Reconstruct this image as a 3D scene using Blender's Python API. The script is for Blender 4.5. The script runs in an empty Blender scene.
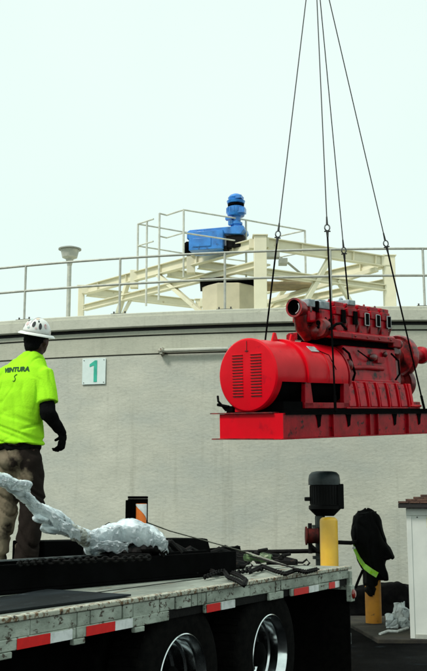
import bpy, bmesh, math, random
from mathutils import Vector, Matrix, noise, Euler
random.seed(7)
S = bpy.context.scene
COL = S.collection
R = math.radians
F, P0, H = 973.0, R(9.9), 1.6          # focal length in photo pixels, upward tilt, eye height

# ---------------------------------------------------------------- survey helpers
def ray(u, v):
    a, b = u-213.5, 335.5-v
    return Vector((a, F*math.cos(P0)-b*math.sin(P0), F*math.sin(P0)+b*math.cos(P0)))
EYE = Vector((0, 0, H))
def at_z(u, v, z):
    r = ray(u, v); return EYE + r*((z-H)/r.z)
def at_y(u, v, y):
    r = ray(u, v); return EYE + r*(y/r.y)

# ---------------------------------------------------------------- mesh builder
class MB:
    def __init__(s): s.v = []; s.f = []
    def add(s, vs, fs, M=None):
        n = len(s.v)
        s.v += [tuple(M @ Vector(p)) if M else tuple(p) for p in vs]
        s.f += [tuple(i+n for i in f) for f in fs]
        return s
    def box(s, c, d, M=None, rot=None):
        x, y, z = d[0]/2, d[1]/2, d[2]/2
        vs = [Vector((sx*x, sy*y, sz*z)) for sz in (-1, 1) for sy in (-1, 1) for sx in (-1, 1)]
        T = Matrix.Translation(c) @ (Euler(rot).to_matrix().to_4x4() if rot else Matrix())
        vs = [T @ p for p in vs]
        return s.add(vs, [(0,2,3,1),(4,5,7,6),(0,1,5,4),(2,6,7,3),(0,4,6,2),(1,3,7,5)], M)
    def bb(s, x0, x1, y0, y1, z0, z1, M=None):
        return s.box(((x0+x1)/2, (y0+y1)/2, (z0+z1)/2), (abs(x1-x0), abs(y1-y0), abs(z1-z0)), M)
    def beam(s, a, b, w, h, up=(0, 0, 1)):
        a, b = Vector(a), Vector(b); d = (b-a); L = d.length; d.normalize()
        sd = d.cross(Vector(up))
        if sd.length < 1e-4: sd = d.cross(Vector((1, 0, 0)))
        sd.normalize(); u = sd.cross(d)
        M = Matrix(((sd.x, d.x, u.x, 0), (sd.y, d.y, u.y, 0), (sd.z, d.z, u.z, 0), (0, 0, 0, 1)))
        return s.box((0, 0, 0), (w, L, h), Matrix.Translation((a+b)/2) @ M)
    def ibeam(s, a, b, w, h, t=.02, up=(0, 0, 1)):
        a, b = Vector(a), Vector(b); d = (b-a).normalized(); sd = d.cross(Vector(up)).normalized(); u = sd.cross(d)
        s.beam(a+u*(h/2-t/2), b+u*(h/2-t/2), w, t, up); s.beam(a-u*(h/2-t/2), b-u*(h/2-t/2), w, t, up)
        return s.beam(a, b, t, h-2*t-.001, up)
    def tube(s, pts, r, n=10, cap=True, M=None):
        pts = [Vector(p) for p in pts]; m = len(pts)
        rs = r if isinstance(r, (list, tuple)) else [r]*m
        vs = []; fs = []; ref = None
        for i, p in enumerate(pts):
            d = (pts[min(i+1, m-1)]-pts[max(i-1, 0)]).normalized()
            if ref is None:
                ref = Vector((0, 0, 1)) if abs(d.z) < .9 else Vector((1, 0, 0))
            ref = (ref - d*ref.dot(d)).normalized(); q = d.cross(ref)
            for k in range(n):
                a = 2*math.pi*k/n; vs.append(p + (ref*math.cos(a)+q*math.sin(a))*rs[i])
        for i in range(m-1):
            for k in range(n):
                k2 = (k+1) % n; fs.append((i*n+k, i*n+k2, (i+1)*n+k2, (i+1)*n+k))
        if cap: fs.append(tuple(range(n-1, -1, -1))); fs.append(tuple((m-1)*n+k for k in range(n)))
        return s.add(vs, fs, M)
    def lathe(s, prof, M=None, n=32, a0=0, a1=2*math.pi, close=False):
        """profile of (radius, height) revolved about local Z"""
        full = abs(a1-a0-2*math.pi) < 1e-6; c = n if full else n+1; m = len(prof)
        vs = []; fs = []
        for r, z in prof:
            for k in range(c):
                a = a0+(a1-a0)*k/n; vs.append((r*math.cos(a), r*math.sin(a), z))
        rng = range(m) if close else range(m-1)
        for i in rng:
            j = (i+1) % m
            for k in range(n):
                k2 = (k+1) % c; fs.append((i*c+k, i*c+k2, j*c+k2, j*c+k))
        return s.add(vs, fs, M)
    def ell(s, c, r, M=None, n=16, m=10, rot=None):
        vs = []; fs = []; T = Matrix.Translation(c) @ (Euler(rot).to_matrix().to_4x4() if rot else Matrix())
        for i in range(1, m):
            t = math.pi*i/m
            for k in range(n):
                a = 2*math.pi*k/n; vs.append(T @ Vector((r[0]*math.sin(t)*math.cos(a), r[1]*math.sin(t)*math.sin(a), -r[2]*math.cos(t))))
        b = len(vs); vs += [T @ Vector((0, 0, -r[2])), T @ Vector((0, 0, r[2]))]
        for i in range(m-2):
            for k in range(n):
                k2 = (k+1) % n; fs.append((i*n+k, i*n+k2, (i+1)*n+k2, (i+1)*n+k))
        for k in range(n):
            k2 = (k+1) % n; fs.append((b, k2, k)); fs.append((b+1, (m-2)*n+k, (m-2)*n+k2))
        return s.add(vs, fs, M)
    def caps(s, a, b, r0, r1, M=None, n=14):
        a, b = Vector(a), Vector(b); d = (b-a).normalized(); pts = []; rs = []
        for i in range(1, 5):
            t = math.pi/2*i/5; pts.append(a-d*r0*math.cos(t)); rs.append(r0*math.sin(t))
        pts += [a, b]; rs += [r0, r1]
        for i in range(4, 0, -1):
            t = math.pi/2*i/5; pts.append(b+d*r1*math.cos(t)); rs.append(r1*math.sin(t))
        return s.tube(pts, rs, n, True, M)
    def prism(s, poly, z0, z1, M=None):
        n = len(poly); vs = [(x, y, z0) for x, y in poly]+[(x, y, z1) for x, y in poly]
        fs = [tuple(range(n-1, -1, -1)), tuple(range(n, 2*n))]+[(i, (i+1) % n, n+(i+1) % n, n+i) for i in range(n)]
        return s.add(vs, fs, M)
    def rings(s, rows, M=None):
        """closed loft through rows of equally many points"""
        n = len(rows[0]); vs = [p for r in rows for p in r]; fs = []
        for i in range(len(rows)-1):
            for k in range(n):
                k2 = (k+1) % n; fs.append((i*n+k, i*n+k2, (i+1)*n+k2, (i+1)*n+k))
        fs.append(tuple(range(n-1, -1, -1))); fs.append(tuple((len(rows)-1)*n+k for k in range(n)))
        return s.add(vs, fs, M)
    def build(s, name, mat, parent=None, bevel=0, ang=35, loc=None):
        me = bpy.data.meshes.new(name); me.from_pydata(s.v, [], s.f); me.validate()
        bm = bmesh.new(); bm.from_mesh(me); bmesh.ops.recalc_face_normals(bm, faces=bm.faces); bm.to_mesh(me); bm.free()
        for p in me.polygons: p.use_smooth = True
        me.set_sharp_from_angle(angle=R(ang))
        me.materials.append(mat)
        o = bpy.data.objects.new(name, me); COL.objects.link(o)
        if parent: o.parent = parent
        if loc: o.location = loc
        if bevel:
            m = o.modifiers.new('bevel', 'BEVEL'); m.width = bevel; m.segments = 2; m.limit_method = 'ANGLE'; m.angle_limit = R(40)
            m.harden_normals = False
        return o

def solidify_blob(o, voxel, smooth=4, disp=None):
    """fuse overlapping volumes into one continuous skin, then push its vertices by disp(co, normal)"""
    m = o.modifiers.new('r', 'REMESH'); m.mode = 'VOXEL'; m.voxel_size = voxel; m.use_smooth_shade = True
    if smooth:
        q = o.modifiers.new('s', 'SMOOTH'); q.iterations = smooth; q.factor = .5
    dg = bpy.context.evaluated_depsgraph_get(); dg.update()
    me = bpy.data.meshes.new_from_object(o.evaluated_get(dg)); o.modifiers.clear()
    if disp:
        ns = [v.normal.copy() for v in me.vertices]
        for v, nn in zip(me.vertices, ns): v.co = v.co + disp(v.co, nn)
    for p in me.polygons: p.use_smooth = True
    old = o.data; me.name = old.name; o.data = me
    if not me.materials and old.materials: me.materials.append(old.materials[0])
    return o

def tag(o, label=None, cat=None, group=None, kind=None):
    if label: o['label'] = label
    if cat: o['category'] = cat
    if group: o['group'] = group
    if kind: o['kind'] = kind
    return o
def empty(name, loc=(0, 0, 0), rz=0):
    o = bpy.data.objects.new(name, None); COL.objects.link(o); o.location = loc; o.rotation_euler = (0, 0, rz)
    o.empty_display_size = .1
    return o
def copy_tree(o, parent=None):
    c = o.copy(); COL.objects.link(c)
    if parent: c.parent = parent
    for ch in list(o.children): copy_tree(ch, c)
    return c

# ---------------------------------------------------------------- materials
def mat(name, c1, c2=None, rough=.6, metal=0, scale=6, mix=(.4, .6), detail=6, bump=0, bscale=60, coat=0,
        c3=None, s3=2, t3=(.6, .66), stretch=(1, 1, 1), spec=.5, rvar=0):
    m = bpy.data.materials.new(name); m.use_nodes = True; N = m.node_tree.nodes; L = m.node_tree.links
    b = N['Principled BSDF']; b.inputs['Roughness'].default_value = rough; b.inputs['Metallic'].default_value = metal
    b.inputs['Specular IOR Level'].default_value = spec
    if coat: b.inputs['Coat Weight'].default_value = coat; b.inputs['Coat Roughness'].default_value = .12
    tc = N.new('ShaderNodeTexCoord'); mp = N.new('ShaderNodeMapping'); mp.inputs['Scale'].default_value = stretch
    L.new(tc.outputs['Object'], mp.inputs['Vector'])
    def ns(sc, lo, hi, det=detail):
        n = N.new('ShaderNodeTexNoise'); n.inputs['Scale'].default_value = sc; n.inputs['Detail'].default_value = det
        n.inputs['Roughness'].default_value = .6
        L.new(mp.outputs['Vector'], n.inputs['Vector'])
        r = N.new('ShaderNodeMapRange'); r.inputs['From Min'].default_value = lo; r.inputs['From Max'].default_value = hi
        L.new(n.outputs['Fac'], r.inputs['Value']); return r.outputs['Result']
    if c2 is None: c2 = tuple(x*.8 for x in c1)
    mx = N.new('ShaderNodeMix'); mx.data_type = 'RGBA'
    mx.inputs['A'].default_value = (*c1, 1); mx.inputs['B'].default_value = (*c2, 1)
    f = ns(scale, *mix); L.new(f, mx.inputs['Factor']); out = mx.outputs['Result']
    if c3:
        m3 = N.new('ShaderNodeMix'); m3.data_type = 'RGBA'; m3.inputs['B'].default_value = (*c3, 1)
        L.new(out, m3.inputs['A']); L.new(ns(s3, *t3, det=8), m3.inputs['Factor']); out = m3.outputs['Result']
    L.new(out, b.inputs['Base Color'])
    if rvar:
        rr = N.new('ShaderNodeMapRange'); rr.inputs['To Min'].default_value = rough-rvar; rr.inputs['To Max'].default_value = rough+rvar
        L.new(f, rr.inputs['Value']); L.new(rr.outputs['Result'], b.inputs['Roughness'])
    if bump:
        n = N.new('ShaderNodeTexNoise'); n.inputs['Scale'].default_value = bscale; n.inputs['Detail'].default_value = 5
        L.new(mp.outputs['Vector'], n.inputs['Vector'])
        bp = N.new('ShaderNodeBump'); bp.inputs['Strength'].default_value = bump; bp.inputs['Distance'].default_value = .01
        L.new(n.outputs['Fac'], bp.inputs['Height']); L.new(bp.outputs['Normal'], b.inputs['Normal'])
    return m

WALL1, WALL2 = (.57, .57, .475), (.47, .475, .395)
M = {}
M['stucco'] = mat('tank_stucco', WALL1, WALL2, .9, scale=2.2, mix=(.3, .72), bump=.55, bscale=16, c3=(.44, .46, .40), s3=.8, t3=(.46, .68), stretch=(.8, .8, 1.5))
M['stucco_top'] = mat('tank_band', (.50, .50, .40), (.43, .44, .35), .85, scale=1.5, mix=(.3, .7), bump=.3, bscale=14, stretch=(1, 1, 3))
M['coping'] = mat('tank_coping', (.56, .56, .46), (.47, .48, .39), .8, scale=1.3, mix=(.3, .7), bump=.25, bscale=12, stretch=(1, 1, 2), c3=(.36, .36, .29), s3=4, t3=(.62, .7))
M['shadow_line'] = mat('shadow_black', (.012, .012, .012), rough=.9)  # colour of the painted shadow line below the rim
M['joint'] = mat('joint_grey', (.10, .10, .085), rough=.9)
M['cream'] = mat('cream_steel', (.74, .70, .52), (.66, .62, .46), .5, scale=2.5, mix=(.35, .7), bump=.05, c3=(.42, .33, .18), s3=7, t3=(.66, .72))
M['cream_dk'] = mat('brown_primer', (.30, .22, .11), (.20, .15, .08), .8, scale=4)
M['tan'] = mat('tan_paint', (.58, .52, .37), (.50, .45, .32), .7, scale=2)
M['galv'] = mat('galvanised', (.50, .50, .43), (.40, .41, .36), .5, metal=.3, scale=9, bump=.03)
M['rail_white'] = mat('pale_rail', (.62, .63, .54), (.5, .5, .44), .5, scale=8)
M['blue'] = mat('blue_enamel', (.028, .23, .66), (.022, .16, .48), .38, scale=5, coat=.3, c3=(.015, .06, .16), s3=9, t3=(.6, .7))
M['red'] = mat('red_enamel', (.68, .002, .012), (.60, .0018, .010), .36, scale=3, coat=.07, bump=.05, bscale=22, rvar=.06, spec=.12, c3=(.36, .002, .012), s3=5, t3=(.60, .74))
M['red_dirty_shade'] = mat('red_enamel_dirty_shade', (.46, .002, .012), (.22, .0015, .006), .4, scale=9, mix=(.3, .7), coat=.06, spec=.14, bump=.15, bscale=40, c3=(.02, .004, .004), s3=11, t3=(.58, .68))  # dirt patches; base also lowered for the load's shaded side
M['red_blk'] = mat('red_enamel_oily_shade', (.54, .002, .016), (.22, .0015, .007), .36, scale=7, mix=(.40, .70), coat=.08, spec=.16, bump=.15, bscale=30, c3=(.012, .003, .003), s3=7, t3=(.56, .66))  # oily patches; base deepened too for the shaded engine side
M['red_dark2'] = mat('red_sooty', (.36, .008, .012), (.03, .004, .004), .4, scale=8, mix=(.38, .62), coat=.3, bump=.15, bscale=40)
M['red_dark'] = mat('red_oily', (.24, .008, .008), (.07, .004, .004), .45, scale=10, coat=.3, bump=.2, bscale=50)
M['black'] = mat('matt_black', (.0022, .0022, .0024), (.001, .001, .001), .85, scale=6, spec=.04)  # plain black, also used where recess shade is painted in
M['blackm'] = mat('oily_black_steel', (.007, .006, .0055), (.003, .003, .003), .65, scale=12, bump=.3, bscale=60, c3=(.03, .018, .011), s3=12, t3=(.66, .72), spec=.12)
M['rubber'] = mat('tyre_rubber', (.004, .004, .004), (.007, .0065, .006), .9, scale=20, bump=.3, spec=.03)
M['alu'] = mat('polished_alloy', (.80, .82, .82), (.62, .65, .66), .17, metal=1, scale=6, rvar=.06)
M['alu_dull'] = mat('dull_alloy', (.20, .22, .22), (.08, .09, .09), .5, metal=.6, scale=8, c3=(.02, .02, .02), s3=8, t3=(.5, .6))
M['alu_dull2'] = mat('bare_alloy', (.55, .55, .54), (.35, .36, .36), .4, metal=.3, scale=8)
M['grey_blue'] = mat('grey_casting', (.36, .42, .43), (.20, .25, .27), .5, scale=12, bump=.2)
M['yellow'] = mat('yellow_paint', (.82, .47, .02), (.74, .40, .018), .4, scale=4, coat=.3, c3=(.35, .22, .05), s3=13, t3=(.68, .74), bump=.05)
M['ochre'] = mat('worn_ochre_paint', (.62, .25, .014), (.50, .19, .012), .5, scale=5, c3=(.16, .07, .02), s3=12, t3=(.62, .7), bump=.08)
M['lime'] = mat('lime_cotton', (.38, .84, .022), (.32, .72, .018), .9, scale=5, bump=.25, bscale=90, spec=.1)
M['lime_tape'] = mat('lime_reflective', (.42, .92, .02), (.5, .9, .2), .5, scale=30)
M['ink'] = mat('dark_green_print', (.008, .07, .012), rough=.8)
M['skin'] = mat('dark_skin', (.034, .013, .008), (.022, .009, .006), .5, scale=8, spec=.25)
M['hat'] = mat('white_helmet', (.80, .80, .76), (.72, .72, .68), .3, scale=5, coat=.4)
M['jacket'] = mat('black_jacket', (.0028, .0028, .003), (.0015, .0015, .0015), .7, scale=8, bump=.2, bscale=50, spec=.10)
M['cloth_black'] = mat('black_cloth', (.0035, .0035, .004), (.006, .006, .006), .95, scale=12, bump=.3, bscale=70, spec=.03)
M['khaki'] = mat('stained_khaki', (.23, .19, .13), (.13, .10, .068), .95, scale=4, mix=(.38, .66), bump=.3, bscale=60, c3=(.055, .042, .028), s3=6.5, t3=(.54, .68), spec=.1)
def darken_side(m):  # darkens towards the wearer's right and lower down, broken by noise
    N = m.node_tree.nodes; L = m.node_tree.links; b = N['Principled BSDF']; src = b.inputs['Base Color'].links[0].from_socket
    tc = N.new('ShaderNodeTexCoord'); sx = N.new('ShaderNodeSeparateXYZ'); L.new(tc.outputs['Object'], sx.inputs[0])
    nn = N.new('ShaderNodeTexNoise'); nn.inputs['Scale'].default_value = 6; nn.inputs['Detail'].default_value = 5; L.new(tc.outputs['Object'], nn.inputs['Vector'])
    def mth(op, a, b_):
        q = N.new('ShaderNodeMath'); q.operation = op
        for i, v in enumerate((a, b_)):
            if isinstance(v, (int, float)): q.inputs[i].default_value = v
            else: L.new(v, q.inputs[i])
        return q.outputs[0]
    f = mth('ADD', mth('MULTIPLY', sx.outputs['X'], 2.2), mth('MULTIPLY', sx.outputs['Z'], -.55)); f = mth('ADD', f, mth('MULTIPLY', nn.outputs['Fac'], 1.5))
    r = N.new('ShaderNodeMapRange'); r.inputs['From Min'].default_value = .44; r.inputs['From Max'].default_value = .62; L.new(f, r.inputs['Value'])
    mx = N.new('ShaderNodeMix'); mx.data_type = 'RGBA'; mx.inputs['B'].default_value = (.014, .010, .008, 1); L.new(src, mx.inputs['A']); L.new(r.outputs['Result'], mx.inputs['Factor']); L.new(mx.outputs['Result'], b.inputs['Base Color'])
darken_side(M['khaki'])
M['trouser_dark'] = mat('dark_trouser', (.045, .033, .022), (.008, .007, .006), .95, scale=7, mix=(.35, .6), spec=.1)
M['plastic'] = mat('plastic_wrap', (.70, .77, .79), (.34, .41, .44), .3, scale=9, mix=(.44, .62), bump=.35, bscale=18, c3=(.07, .09, .10), s3=8, t3=(.58, .68), coat=.4, stretch=(.6, 1, 1.6))
def film(name, col, alpha):
    m = mat(name, col, tuple(c*.7 for c in col), .22, scale=10, bump=.3, bscale=20, coat=.3)
    N = m.node_tree.nodes; L = m.node_tree.links; tp = N.new('ShaderNodeBsdfTransparent'); mx = N.new('ShaderNodeMixShader'); mx.inputs[0].default_value = alpha
    tl_ = N.new('ShaderNodeBsdfTranslucent'); tl_.inputs['Color'].default_value = (.7, .76, .78, 1); ad = N.new('ShaderNodeMixShader'); ad.inputs[0].default_value = .35
    o = N['Material Output']; L.new(N['Principled BSDF'].outputs[0], ad.inputs[1]); L.new(tl_.outputs[0], ad.inputs[2]); L.new(tp.outputs[0], mx.inputs[1]); L.new(ad.outputs[0], mx.inputs[2]); L.new(mx.outputs[0], o.inputs['Surface'])
    return m
M['film'] = film('clear_film', (.76, .83, .86), .60)
M['plastic_dirty'] = mat('plastic_wrap_dirty', (.50, .52, .46), (.22, .21, .17), .35, scale=14, mix=(.35, .62), bump=.6, bscale=35, c3=(.60, .64, .64), s3=18, t3=(.56, .62))
M['deck'] = mat('worn_deck_paint', (.34, .37, .31), (.17, .185, .155), .7, scale=3.5, mix=(.36, .62), detail=10, bump=.4, bscale=40, c3=(.13, .08, .045), s3=9, t3=(.60, .66), stretch=(.35, 1, 1))
M['plate'] = mat('dark_steel_plate', (.016, .022, .026), (.006, .008, .009), .7, spec=.12, scale=3, bump=.1, c3=(.05, .06, .065), s3=14, t3=(.62, .7), stretch=(.3, 1, 1))
M['railp'] = mat('chipped_rail_paint', (.42, .46, .39), (.25, .28, .23), .6, scale=9, detail=10, bump=.4, bscale=50, c3=(.06, .042, .028), s3=38, t3=(.57, .63), stretch=(.6, 1, 1))
M['rust'] = mat('rusty_edge', (.42, .42, .34), (.15, .085, .04), .8, scale=30, mix=(.49, .58), detail=10, bump=.4, c3=(.02, .014, .01), s3=26, t3=(.58, .62))
M['tape_red'] = mat('red_reflective', (.78, .012, .010), (.70, .01, .01), .35, scale=20)
M['tape_white'] = mat('white_reflective', (.84, .85, .84), (.62, .64, .62), .35, scale=16, mix=(.45, .65))
M['lens'] = mat('red_lens', (.25, .012, .006), rough=.2, coat=.6)
M['asphalt'] = mat('dark_asphalt', (.0026, .003, .0035), (.0012, .0014, .0016), .75, scale=1.2, mix=(.35, .65), bump=.5, bscale=90, c3=(.008, .011, .013), s3=3, t3=(.58, .66), rvar=.1, spec=.03)  # near-black ground tone with small paler patches
M['slab'] = mat('dirty_concrete', (.030, .026, .015), (.012, .010, .007), .9, scale=4, bump=.4, c3=(.02, .018, .014), s3=6, t3=(.55, .62))
M['shedw'] = mat('shed_white', (.66, .68, .62), (.58, .60, .55), .55, scale=2, bump=.06, c3=(.45, .45, .38), s3=5, t3=(.64, .7))
M['shingle'] = mat('brown_shingle', (.12, .062, .042), (.055, .030, .022), .9, scale=16, bump=.6, bscale=60)
M['shade_trim'] = mat('dark_trim', (.012, .010, .009), rough=.7)
M['sticker_y'] = mat('yellow_sticker', (.60, .58, .26), rough=.5)
M['sign'] = mat('sign_white', (.70, .80, .76), (.64, .75, .71), .4, scale=6)
M['signg'] = mat('sign_green', (.035, .47, .33), rough=.4)
M['orange'] = mat('orange_reflective', (.95, .20, .015), rough=.4)
M['green'] = mat('green_paint', (.13, .22, .09), (.05, .09, .035), .5, scale=14, c3=(.32, .36, .22), s3=16, t3=(.6, .66))
M['dkgreen'] = mat('dark_green_pump', (.006, .014, .009), (.003, .006, .004), .5, scale=8)
M['motor'] = mat('dark_motor', (.0025, .003, .003), (.002, .002, .002), .55, scale=6, spec=.12)
M['valve'] = mat('rusty_red_valve', (.085, .010, .008), (.02, .005, .004), .7, scale=9, spec=.15)
M['motor_cap'] = mat('grey_cowl', (.022, .036, .038), (.007, .011, .012), .42, scale=5, spec=.4)
M['rope'] = mat('steel_rope', (.018, .02, .018), (.006, .007, .006), .6, metal=.1, scale=60)
M['strap'] = mat('dusty_strap', (.30, .29, .24), (.12, .12, .1), .9, scale=20)
M['bag'] = mat('white_bag', (.74, .78, .78), (.55, .60, .62), .4, scale=8, bump=.4, bscale=20, c3=(.1, .11, .11), s3=9, t3=(.58, .66))
M['mushroom'] = mat('lamp_grey', (.30, .31, .28), (.24, .25, .22), .5, scale=6)

def streak(m, dark, amt, zs=.22, xs=5.0):
    N = m.node_tree.nodes; L = m.node_tree.links; b = N['Principled BSDF']; src = b.inputs['Base Color'].links[0].from_socket
    tc = N.new('ShaderNodeTexCoord'); mp = N.new('ShaderNodeMapping'); mp.inputs['Scale'].default_value = (xs, xs, zs); L.new(tc.outputs['Object'], mp.inputs['Vector'])
    n1 = N.new('ShaderNodeTexNoise'); n1.inputs['Scale'].default_value = 1; n1.inputs['Detail'].default_value = 7; n1.inputs['Roughness'].default_value = .65; L.new(mp.outputs['Vector'], n1.inputs['Vector'])
    r = N.new('ShaderNodeMapRange'); r.inputs['From Min'].default_value = .54; r.inputs['From Max'].default_value = .76; r.inputs['To Max'].default_value = amt; L.new(n1.outputs['Fac'], r.inputs['Value'])
    mx = N.new('ShaderNodeMix'); mx.data_type = 'RGBA'; mx.inputs['B'].default_value = (*dark, 1); L.new(src, mx.inputs['A']); L.new(r.outputs['Result'], mx.inputs['Factor'])
    n2 = N.new('ShaderNodeTexNoise'); n2.inputs['Scale'].default_value = 17; n2.inputs['Detail'].default_value = 9; n2.inputs['Roughness'].default_value = .75; L.new(tc.outputs['Object'], n2.inputs['Vector'])
    r2 = N.new('ShaderNodeMapRange'); r2.inputs['From Min'].default_value = .50; r2.inputs['From Max'].default_value = .75; r2.inputs['To Max'].default_value = .34; L.new(n2.outputs['Fac'], r2.inputs['Value'])
    m2 = N.new('ShaderNodeMix'); m2.data_type = 'RGBA'; m2.inputs['B'].default_value = (.2, .2, .16, 1); L.new(mx.outputs['Result'], m2.inputs['A']); L.new(r2.outputs['Result'], m2.inputs['Factor'])
    L.new(m2.outputs['Result'], b.inputs['Base Color'])
streak(M['stucco'], (.26, .26, .20), .45); streak(M['coping'], (.28, .28, .22), .5, .6, 4); streak(M['stucco_top'], (.28, .28, .22), .45, .6, 4)

# ---------------------------------------------------------------- ground
g = MB()
xs = [-600, -60, -20] + list(range(-12, 14, 1)) + [20, 60, 600]
ys = [-300, -40, -6] + list(range(0, 22, 1)) + [40, 100, 900]
def gz(x, y):
    return .012*noise.noise(Vector((x*.5, y*.5, 3)))-.012 if abs(x) < 20 and -6 < y < 30 else -.012
vs = [(x, y, gz(x, y)) for y in ys for x in xs]; n = len(xs)
g.add(vs, [(j*n+i, j*n+i+1, (j+1)*n+i+1, (j+1)*n+i) for j in range(len(ys)-1) for i in range(n-1)])
tag(g.build('ground', M['asphalt']), kind='structure')

pad = at_z(411, 638, 0)
g = MB(); g.prism([(1.95, 12.0), (6.0, 11.75), (6.2, 14.4), (1.75, 14.5)], -.05, .035)
tag(g.build('pavement', M['slab'], bevel=.01), kind='structure')

# ---------------------------------------------------------------- storage tank
TR = 22.6; TC = Vector((.0977, 1, 0)).normalized()*40.0
a_mid = math.atan2(-TC.y, -TC.x)
tank = empty('storage_tank', (TC.x, TC.y, 0))
tag(tank, 'huge round storage tank with pale stucco wall and projecting rim', 'tank')
def ring(prof, name, m, parent=tank, a0=None, a1=None, n=300, close=True):
    if a0 is None: return MB().lathe(prof, None, n, close=close).build(name, m, parent, ang=25)
    return MB().lathe(prof, None, n, a0, a1, close=close).build(name, m, parent, ang=25)
w = MB(); w.lathe([(TR-.3, 0), (TR, 0), (TR, 4.34), (TR-.3, 4.34)], None, 360, close=True); w.build('wall', M['stucco'], tank, ang=25)
ring([(TR-.3, 4.343), (TR-.025, 4.343), (TR-.025, 4.365), (TR-.3, 4.365)], 'joint_strip', M['joint'])
ring([(TR-.3, 4.368), (TR+.004, 4.368), (TR+.004, 4.69), (TR-.3, 4.69)], 'upper_wall', M['stucco_top'])
ring([(TR-.3, 4.693), (TR-.02, 4.693), (TR-.02, 4.715), (TR-.3, 4.715)], 'joint_strip', M['joint'])
ring([(TR-.3, 4.718), (TR+.02, 4.718), (TR+.02, 4.795), (TR-.3, 4.795)], 'frieze', M['stucco_top'])
ring([(TR-.3, 4.798), (TR+.035, 4.798), (TR+.035, 4.848), (TR-.3, 4.848)], 'shadow_band', M['shadow_line'])  # black band in place of the shadow under the rim
ring([(TR-.5, 4.851), (TR+.10, 4.851), (TR+.12, 4.87), (TR+.12, 5.05), (TR+.09, 5.055), (TR+.09, 5.115), (TR+.07, 5.13), (TR-.5, 5.13)], 'rim', M['coping'])
MB().lathe([(.01, 5.3), (TR*.5, 5.2), (TR-.5, 5.08)], None, 180).build('roof', M['coping'], tank)
# conduit clamped along the wall
def tank_az(u, rad):
    d = ray(u, 335); d = Vector((d.x, d.y, 0)).normalized()
    b = d.dot(TC); c = TC.dot(TC)-rad*rad; t = b-math.sqrt(b*b-c)
    q = d*t-TC; return math.atan2(q.y, q.x)
def on_tank(a, rad, z): return Vector((rad*math.cos(a), rad*math.sin(a), z))
a0, a1 = tank_az(163, TR), tank_az(300, TR)
cd = MB(); cd.tube([on_tank(a0+(a1-a0)*i/24, TR+.09, 4.395) for i in range(25)], .036, 10)
for i in (0, 12, 24):
    a = a0+(a1-a0)*i/24; cd.beam(on_tank(a, TR-.01, 4.395), on_tank(a, TR+.14, 4.395), .05, .12)
cd.build('conduit', M['stucco'], tank)
cd = MB(); cd.ell(tuple(on_tank(a0, TR+.09, 4.395)), (.07, .07, .06)); cd.tube([on_tank(a0, TR+.09, 4.36), on_tank(a0, TR+.02, 4.32)], .03, 8)
cd.build('conduit_end', M['rust'], tank)
# number panel
a = tank_az(95, TR); 
r1 = ray(95, 371.5); d = Vector((r1.x, r1.y, 0)).normalized(); tt = (Vector((TC.x, TC.y, 0))+on_tank(a, TR, 0)).length
zc = H + r1.z/math.hypot(r1.x, r1.y)*tt
Mx = Matrix.Translation(on_tank(a, TR, zc)) @ Matrix.Rotation(a+math.pi/2, 4, 'Z') @ Matrix.Rotation(R(90), 4, 'X')
sg = MB(); sg.box((0, 0, .018), (.47, .49, .012), Mx); sb = sg.build('sign_panel', M['sign'], tank, bevel=.004)
sg = MB(); sg.prism([(.0, -.20), (.065, -.20), (.065, .205), (.02, .205), (-.085, .135), (-.085, .085), (0, .115)], .026, .030, Mx)
sg.build('numeral', M['signg'], sb)
for px in (-.2, .2):
    for py in (-.21, .21): MB().lathe([(0.001, .03), (.009, .03), (.009, .024)], Mx @ Matrix.Translation((px, py, 0)), 8).build('screw', M['joint'], sb)

# guard rail round the rim
gr = empty('guard_rail', (TC.x, TC.y, 5.13))
tag(gr, 'grey two-bar pipe guard rail running round the tank rim', 'railing')
RR = TR-.02
posts = [tank_az(u, RR) for u in (-180, -78, 23.5, 119, 225, 332, 426, 515)]
pa, pb = posts[0], posts[-1]
for zz, nm in ((1.09, 'top_rail'), (.585, 'middle_rail')):
    k = MB(); k.tube([on_tank(pa+(pb-pa)*i/90, RR, zz) for i in range(91)], .024, 10); k.build(nm, M['galv'], gr)
for a in posts:
    k = MB(); k.tube([on_tank(a, RR, .0), on_tank(a, RR, 1.09)], .023, 10)
    pt = k.build('rail_post', M['galv'], gr)
    k = MB(); X = Matrix.Translation(on_tank(a, RR, .008)) @ Matrix.Rotation(a, 4, 'Z')
    k.box((0, 0, 0), (.13, .3, .016), X)
    for sy in (-.11, .11):
        k.lathe([(.001, .055), (.016, .055), (.016, 0)], X @ Matrix.Translation((0, sy, 0)), 6)
    k.build('base_plate', M['joint'], pt)

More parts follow.
